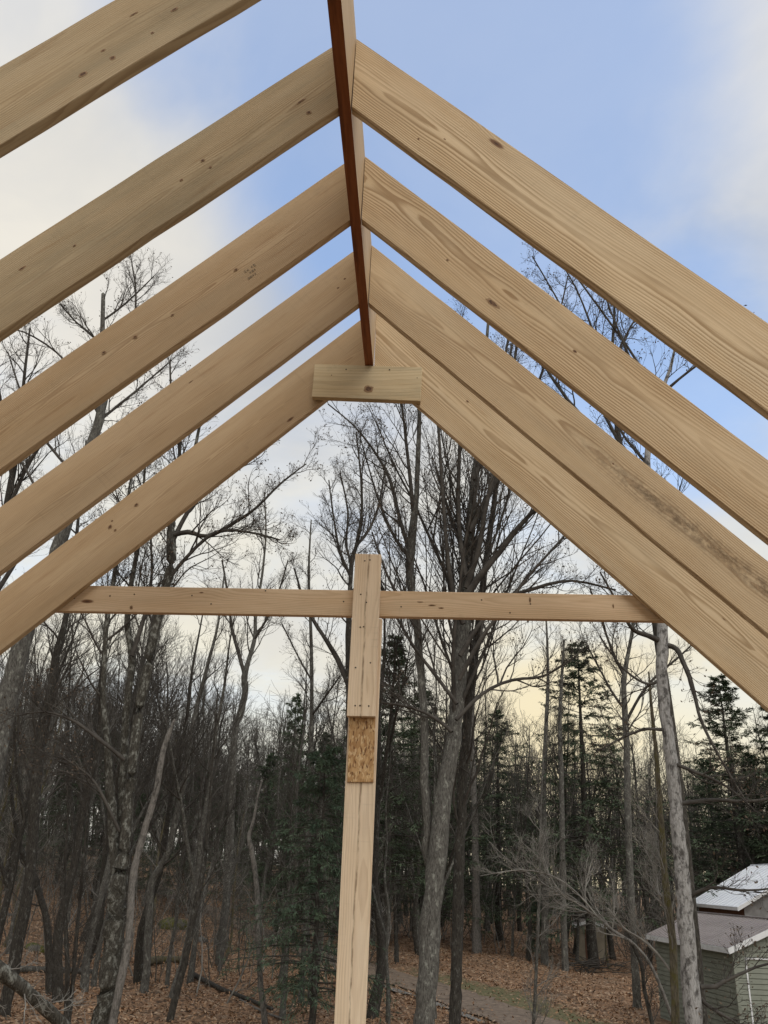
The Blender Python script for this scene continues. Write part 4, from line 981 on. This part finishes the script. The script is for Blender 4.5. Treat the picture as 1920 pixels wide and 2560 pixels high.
def dup(root, loc, rot, scale, label=None, group=None):
    r = root.copy(); COL.objects.link(r); r.location = loc; r.rotation_euler = (0, 0, rot); r.scale = scale
    if label: r['label'] = label
    if group: r['group'] = group
    for ch in list(root.children):
        c_ = ch.copy(); COL.objects.link(c_); c_.parent = r
    return r
used = {}
def place(root, loc, rot, scale, label, group=None):
    if id(root) not in used:
        used[id(root)] = 1; root.location = loc; root.rotation_euler = (0, 0, rot); root.scale = scale; root['label'] = label
        if group: root['group'] = group
        return root
    return dup(root, loc, rot, scale, label, group)
ANCH = [(-24, 'the big grey leaning tree'), (-18.5, 'the stout multi-stemmed tree'), (-14, 'the bleached leaning snag'), (-11, 'the forked grey tree'), (-8.5, 'the bleached bent trunk'), (-5.5, 'the young hemlock'),
        (-2.5, 'the centre post'), (1, 'the big fanning tree'), (3.5, 'the straight dark-barked tree'), (7, 'the grass verge sapling'), (10, 'the beige hut'), (13, 'the yellow-mossed trunk'), (15.5, 'the pale blotched trunk'), (19, 'the green shed'), (24, 'the white roofed house')]
def where(x, y):
    a_ = math.degrees(math.atan2(x - CAM[0], y)); an = min(ANCH, key=lambda q_: abs(q_[0] - a_))[1]
    return ('close behind ' if y < 46 else 'some way behind ' if y < 62 else 'well behind ' if y < 78 else 'farthest back behind ') + an
def gz1(x, y): return float(ground_z(np.array([x]), np.array([y]))[0])
con = [conifer('evergreen_tree', 16, 4.6, 1, 'needle', 125, base=.12, blade=(.15, .042), dens=15, spray=13),
       conifer('evergreen_tree', 15, 3.6, 2, 'needle', 140, droop=.03, base=.2, blade=(.15, .04), dens=14, spray=12),
       conifer('evergreen_tree', 14, 4.4, 3, 'needle', 120, droop=-.05, base=.1, blade=(.15, .042), dens=15, spray=13)]
young = conifer('young_hemlock', 8.6, 2.7, 4, 'needle_soft', 130, droop=-.07, base=.13, blade=(.13, .03), dens=11, spray=13, shape=.5, label='young dark green hemlock behind the centre post')
q = at(795, 2300, 29); young.location = (q[0], 29, gz1(q[0], 29) - .1)
young2 = conifer('young_hemlock', 3.2, 1.1, 5, 'needle_soft', 60, droop=-.05, base=.1, blade=(.11, .026), dens=10, label='low green hemlock bush beyond the bank of leaves')
q = at(1345, 2400, 58); young2.location = (q[0], 58, gz1(q[0], 58) - .05)
def conifer_at(i, px, top_py, Y, label, wide=1.0):
    top = at(px, top_py, Y); g = gz1(top[0], Y); h = top[2] - g; H0 = (16, 15, 14)[i]
    s = h / H0
    return place(con[i], (top[0], Y, g - .1), random.uniform(0, 6.28), (s * wide, s * wide, s), label)
conifer_at(0, 1440, 1600, 56, 'broad dark evergreen left of the forked grey tree', 1.35)
conifer_at(1, 1800, 1690, 61, 'pointed pine rising above the white roofed house', 1.5)
conifer_at(2, 1940, 1740, 60, 'drooping hemlock at the right edge over the white roof', 1.5)
conifer_at(1, 985, 1590, 52, 'dense dark pine just right of the centre post', 1.4)
conifer_at(2, 745, 1730, 62, 'dark spruce between the post and the forked grey tree', .8)
conifer_at(0, 1060, 1720, 66, 'dark evergreen behind the big fanning tree', 1.3)
GC = 'evergreens massed at the back of the woods'
for px, ty, Y in [(1240, 1770, 68), (1150, 1800, 62), (900, 1790, 70), (820, 1830, 74), (680, 1880, 72), (520, 1890, 66), (600, 1930, 76), (430, 1900, 70),
                  (300, 1830, 62), (200, 1870, 66), (90, 1850, 60), (10, 1800, 64), (-80, 1750, 66), (360, 1980, 58), (760, 1960, 60), (950, 1940, 62), (1290, 1930, 76), (1400, 1950, 80), (1760, 1900, 66), (1860, 1880, 62), (1960, 1850, 70), (2050, 1800, 66), (140, 1960, 74), (1090, 1960, 80)]:
    top = at(px, ty, Y); g = gz1(top[0], Y); i = random.randrange(3); h = top[2] - g; s = h / (16, 15, 14)[i]; wd = random.uniform(1.0, 1.45)
    place(con[i], (top[0], Y, g - .1), random.uniform(0, 6.28), (s * wd, s * wd, s), ('broad' if wd > 1.25 else 'narrow') + (' drooping' if i == 2 else '') + ' dark evergreen ' + where(top[0], Y), GC)

# ------------------------------------------------------------------ filler bare trees (prototypes, then copies)
def proto(seed, H_, r, fork, bark_, twig, **kw):
    rg = np.random.default_rng(seed); root = empty('bare_tree', (0, 0, 0), None, 'tree')
    n = 9; hs = np.linspace(0, H_, n); wob = np.cumsum(rg.normal(0, H_ * .010, (n, 2)), 0); wob -= wob[0]
    P = np.column_stack([wob, hs]); R_ = r * (1 - hs / H_) ** .8 + .015; R_[0] *= 1.3
    TP, TR, g = trunk_tube(rg, P, R_, 8, .05, 3); geos = [g]; sp_ = [(TP, TR)]
    for f in range(fork):
        t_ = rg.uniform(.25, .5); k0 = int(t_ * (len(TP) - 1)); L = H_ * (1 - t_) * rg.uniform(.7, .95); azm = rg.uniform(0, 6.28)
        Pf, Rf = grow(rg, TP[k0][None], np.array([[math.cos(azm) * .45, math.sin(azm) * .45, 1.]]), np.array([L]), np.array([TR[k0] * .75]), np.array([.012]), 9, .05, .05)
        fP, fR, g = trunk_tube(rg, Pf[0], Rf[0], 7, .05, 2); geos.append(g); sp_.append((fP, fR))
    trunk_obj('trunk', geos, M[bark_], root)
    parts = [crown_mesh(rg, a[None], b[None], **kw)[:2] for a, b in sp_]
    V, Q = join(parts); mesh_np('crown', V, Q, M[twig], root)
    return root
pr = [proto(1, 19, .17, 1, 'bark_grey', 'twig', n1=20, t0=.35, len1=3.4, n2=6, n3=4, n4=1, up=.07, minr=.0055),
      proto(2, 21, .20, 2, 'bark_dark', 'twig', n1=15, t0=.4, len1=3.6, n2=6, n3=4, n4=1, up=.09, minr=.0055),
      proto(3, 17, .13, 0, 'bark_grey', 'twig_brown', n1=30, t0=.3, len1=2.8, n2=6, n3=4, n4=1, up=.08, minr=.0055),
      proto(4, 20, .18, 2, 'bark_dark', 'twig_brown', n1=15, t0=.35, len1=3.8, n2=6, n3=4, n4=1, up=.06, minr=.0055),
      proto(5, 15, .10, 1, 'bark_grey', 'twig', n1=18, t0=.25, len1=2.3, n2=6, n3=3, n4=1, up=.10, minr=.005),
      proto(6, 13, .09, 0, 'bark_moss', 'twig_pale', n1=28, t0=.2, len1=2.0, n2=5, n3=3, n4=1, up=.06, minr=.005)]
LAB = [('bare grey tree with a forked crown in the woods', 'forked grey trees of the woods'), ('bare dark tree with several rising stems in the woods', 'dark many-stemmed trees of the woods'),
       ('straight grey pole tree with short brown twigs in the woods', 'pole trees of the woods'), ('bare dark spreading tree with brown twigs in the woods', 'dark spreading trees of the woods'),
       ('slender young grey tree among the big trunks in the woods', 'slender young trees of the woods'), ('thin mossy sapling with pale twigs in the woods', 'mossy saplings of the woods')]
rg = np.random.default_rng(77); placed = []
def try_place(x, y, i, s, lean=.0):
    rd, _ = road_dist(np.array([x]), np.array([y]))
    if rd[0] < 2.0: return False
    if 8.2 < x < 16.5 and 29 < y < 40: return False
    if 15.5 < x < 26 and 45 < y < 58: return False
    if 14.5 < math.degrees(math.atan2(x - CAM[0], y)) < 25 and y < 57: return False
    if any((x - a) ** 2 + (y - b) ** 2 < 1.3 for a, b in placed): return False
    placed.append((x, y))
    o = place(pr[i], (x, y, gz1(x, y) - .1), rg.uniform(0, 6.28), (s, s, s * rg.uniform(.92, 1.08)), LAB[i][0].replace(' in the woods', '').replace(' among the big trunks', '') + ' ' + where(x, y), LAB[i][1])
    o.rotation_euler = (rg.normal(0, .04 + lean), rg.normal(0, .04 + lean), rg.uniform(0, 6.28)); return True
n = 0
while n < 215:
    Y = 30 + 66 * rg.random() ** .9; az = math.radians(rg.uniform(-29, 26))
    x = CAM[0] + Y * math.tan(az); d = math.degrees(az)
    if Y < 56 and 1.5 < d < 22: continue                     # the clearing with track, verge and sheds
    if Y < 37 and -10 < d < 3 and rg.random() < .6: continue
    if 9 < d < 12.5 and rg.random() < .35: continue      # thin spot where the evening glow comes through
    i = int(rg.choice(6, p=[.2, .16, .2, .14, .17, .13])); s = rg.uniform(.7, 1.0)
    if d > -12 and Y < 60: s *= .82
    if try_place(x, Y, i, s): n += 1

# ------------------------------------------------------------------ what nobody could count
def brush(name, label, n, ylo, yhi, hlo, hhi, mat, seed, n1=6, n2=3, azr=(-29, 26), minr=.006, avoid=True, rad=.005, lean=.38, wig=.14):
    rg = np.random.default_rng(seed); Y = rg.uniform(ylo, yhi, n); az = np.radians(rg.uniform(*azr, n)); X = CAM[0] + Y * np.tan(az)
    rd, _ = road_dist(X, Y); ok = rd > 1.8
    ok &= ~((X > 8.5) & (X < 15.5) & (Y > 29.5) & (Y < 40)); ok &= ~((X > 15.8) & (X < 25.5) & (Y > 46) & (Y < 57))
    dg = np.degrees(az)
    if avoid: ok &= ~((Y < 60) & (dg > -2) & (dg < 23)); ok &= ~((Y < 58) & (rg.random(n) < .5))
    X, Y = X[ok], Y[ok]; n = len(X)
    P0 = np.column_stack([X, Y, ground_z(X, Y) - .05]); D = np.column_stack([rg.normal(0, lean, (n, 2)), np.ones(n)])
    L = rg.uniform(hlo, hhi, n); r0 = rad * L + .004
    P, R_ = grow(rg, P0, D, L, r0, np.full(n, minr), 6, wig, .03); out = [tubes(P, R_, 4)]
    p, d, t, rr, par = spawn(rg, P, R_, n1, .25, 1., .5, 1.1)
    L1 = L[par] * .34 * (1.15 - .6 * t) * rg.uniform(.6, 1.3, len(t)); P1, R1 = grow(rg, p, d, L1, np.maximum(rr * .6, minr), np.full(len(t), minr), 3, .14, .05); out.append(tubes(P1, R1, 3))
    if n2:
        p, d, t, rr, par = spawn(rg, P1, R1, n2, .3, 1., .4, 1.0); L2 = L1[par] * .5 * rg.uniform(.6, 1.3, len(t))
        P2, R2 = grow(rg, p, d, L2, np.full(len(t), minr), np.full(len(t), minr * .8), 2, .15, .03); out.append(tubes(P2, R2, 3))
    V, Q = join(out); o = mesh_np(name, V, Q, M[mat]); tag(o, label, 'undergrowth', kind='stuff')
brush('undergrowth', 'tangled brown undergrowth filling the woods', 1700, 38, 92, 1.2, 5.5, 'twig_brown', 1, n1=7, n2=4, minr=.005)
brush('thicket', 'thin grey stems crowding between the trunks', 700, 36, 84, 2.0, 7, 'twig_pale', 2, n1=7, n2=4, minr=.004)
brush('distant_woods', 'mass of far bare trees closing the view', 950, 90, 150, 9, 20, 'twig', 3, n1=13, n2=5, azr=(-30, 27), minr=.016, avoid=False, rad=.008, lean=.1, wig=.06)
# loose leaves on the ground
def litter():
    rg = np.random.default_rng(9); n = 90000
    Y = 24 + 46 * rg.random(n) ** 1.2; az = np.radians(rg.uniform(-29, 24, n)); X = CAM[0] + Y * np.tan(az)
    rd, sg = road_dist(X, Y); ok = (rd > 1.25) | (rg.random(n) < .16); ok &= ~((sg < 0) & (rd < 3.2) & (Y < 52) & (rg.random(n) < .7)); ok &= ~((X > 9) & (X < 15.2) & (Y > 30) & (Y < 39))
    X, Y = X[ok], Y[ok]; n = len(X)
    c = np.column_stack([X, Y, ground_z(X, Y) + rg.uniform(.02, .09, n)])
    a = rg.uniform(0, 6.28, n); l = rg.uniform(.035, .075, n)
    u = np.column_stack([np.cos(a), np.sin(a), rg.normal(0, .45, n)]) * l[:, None]; v = np.column_stack([-np.sin(a), np.cos(a), rg.normal(0, .45, n)]) * (l * .6)[:, None]
    V = np.stack([c - u, c + v * .9, c + u, c - v * .9], 1).reshape(-1, 3)
    cols = [(.22, .125, .07), (.33, .20, .115), (.44, .315, .21), (.12, .078, .05), (.36, .215, .12)]
    mats = []
    for i, cc in enumerate(cols): mats.append(simple(f'fallen leaf {i}', tuple(x * .85 for x in cc), cc, 3, .85))
    o = mesh_np('fallen_leaves', V, np.arange(n * 4).reshape(n, 4), None, None, False, mats, rg.choice(5, n, p=[.3, .3, .12, .13, .15]))
    tag(o, 'scattered dry brown leaves lying over the woodland floor', 'leaves', kind='stuff')
litter()
# brush pile by the far bank
rgp = np.random.default_rng(4); q = gpt(1480, 2432); n = 70
P0 = np.column_stack([q[0] + rgp.normal(0, .7, n), q[1] + rgp.normal(0, .5, n), np.full(n, gz1(q[0], q[1])) + rgp.uniform(.02, .5, n)])
P, R_ = grow(rgp, P0, np.column_stack([rgp.normal(0, 1, n), rgp.normal(0, .6, n), rgp.normal(.12, .15, n)]), rgp.uniform(.8, 2.0, n), np.full(n, .03), np.full(n, .01), 5, .08, -.03)
V, Q = tubes(P, R_, 5); tag(mesh_np('brush_pile', V, Q, M['twig']), 'dark heap of cut branches on the bank beyond the grass', 'brush pile', kind='stuff')
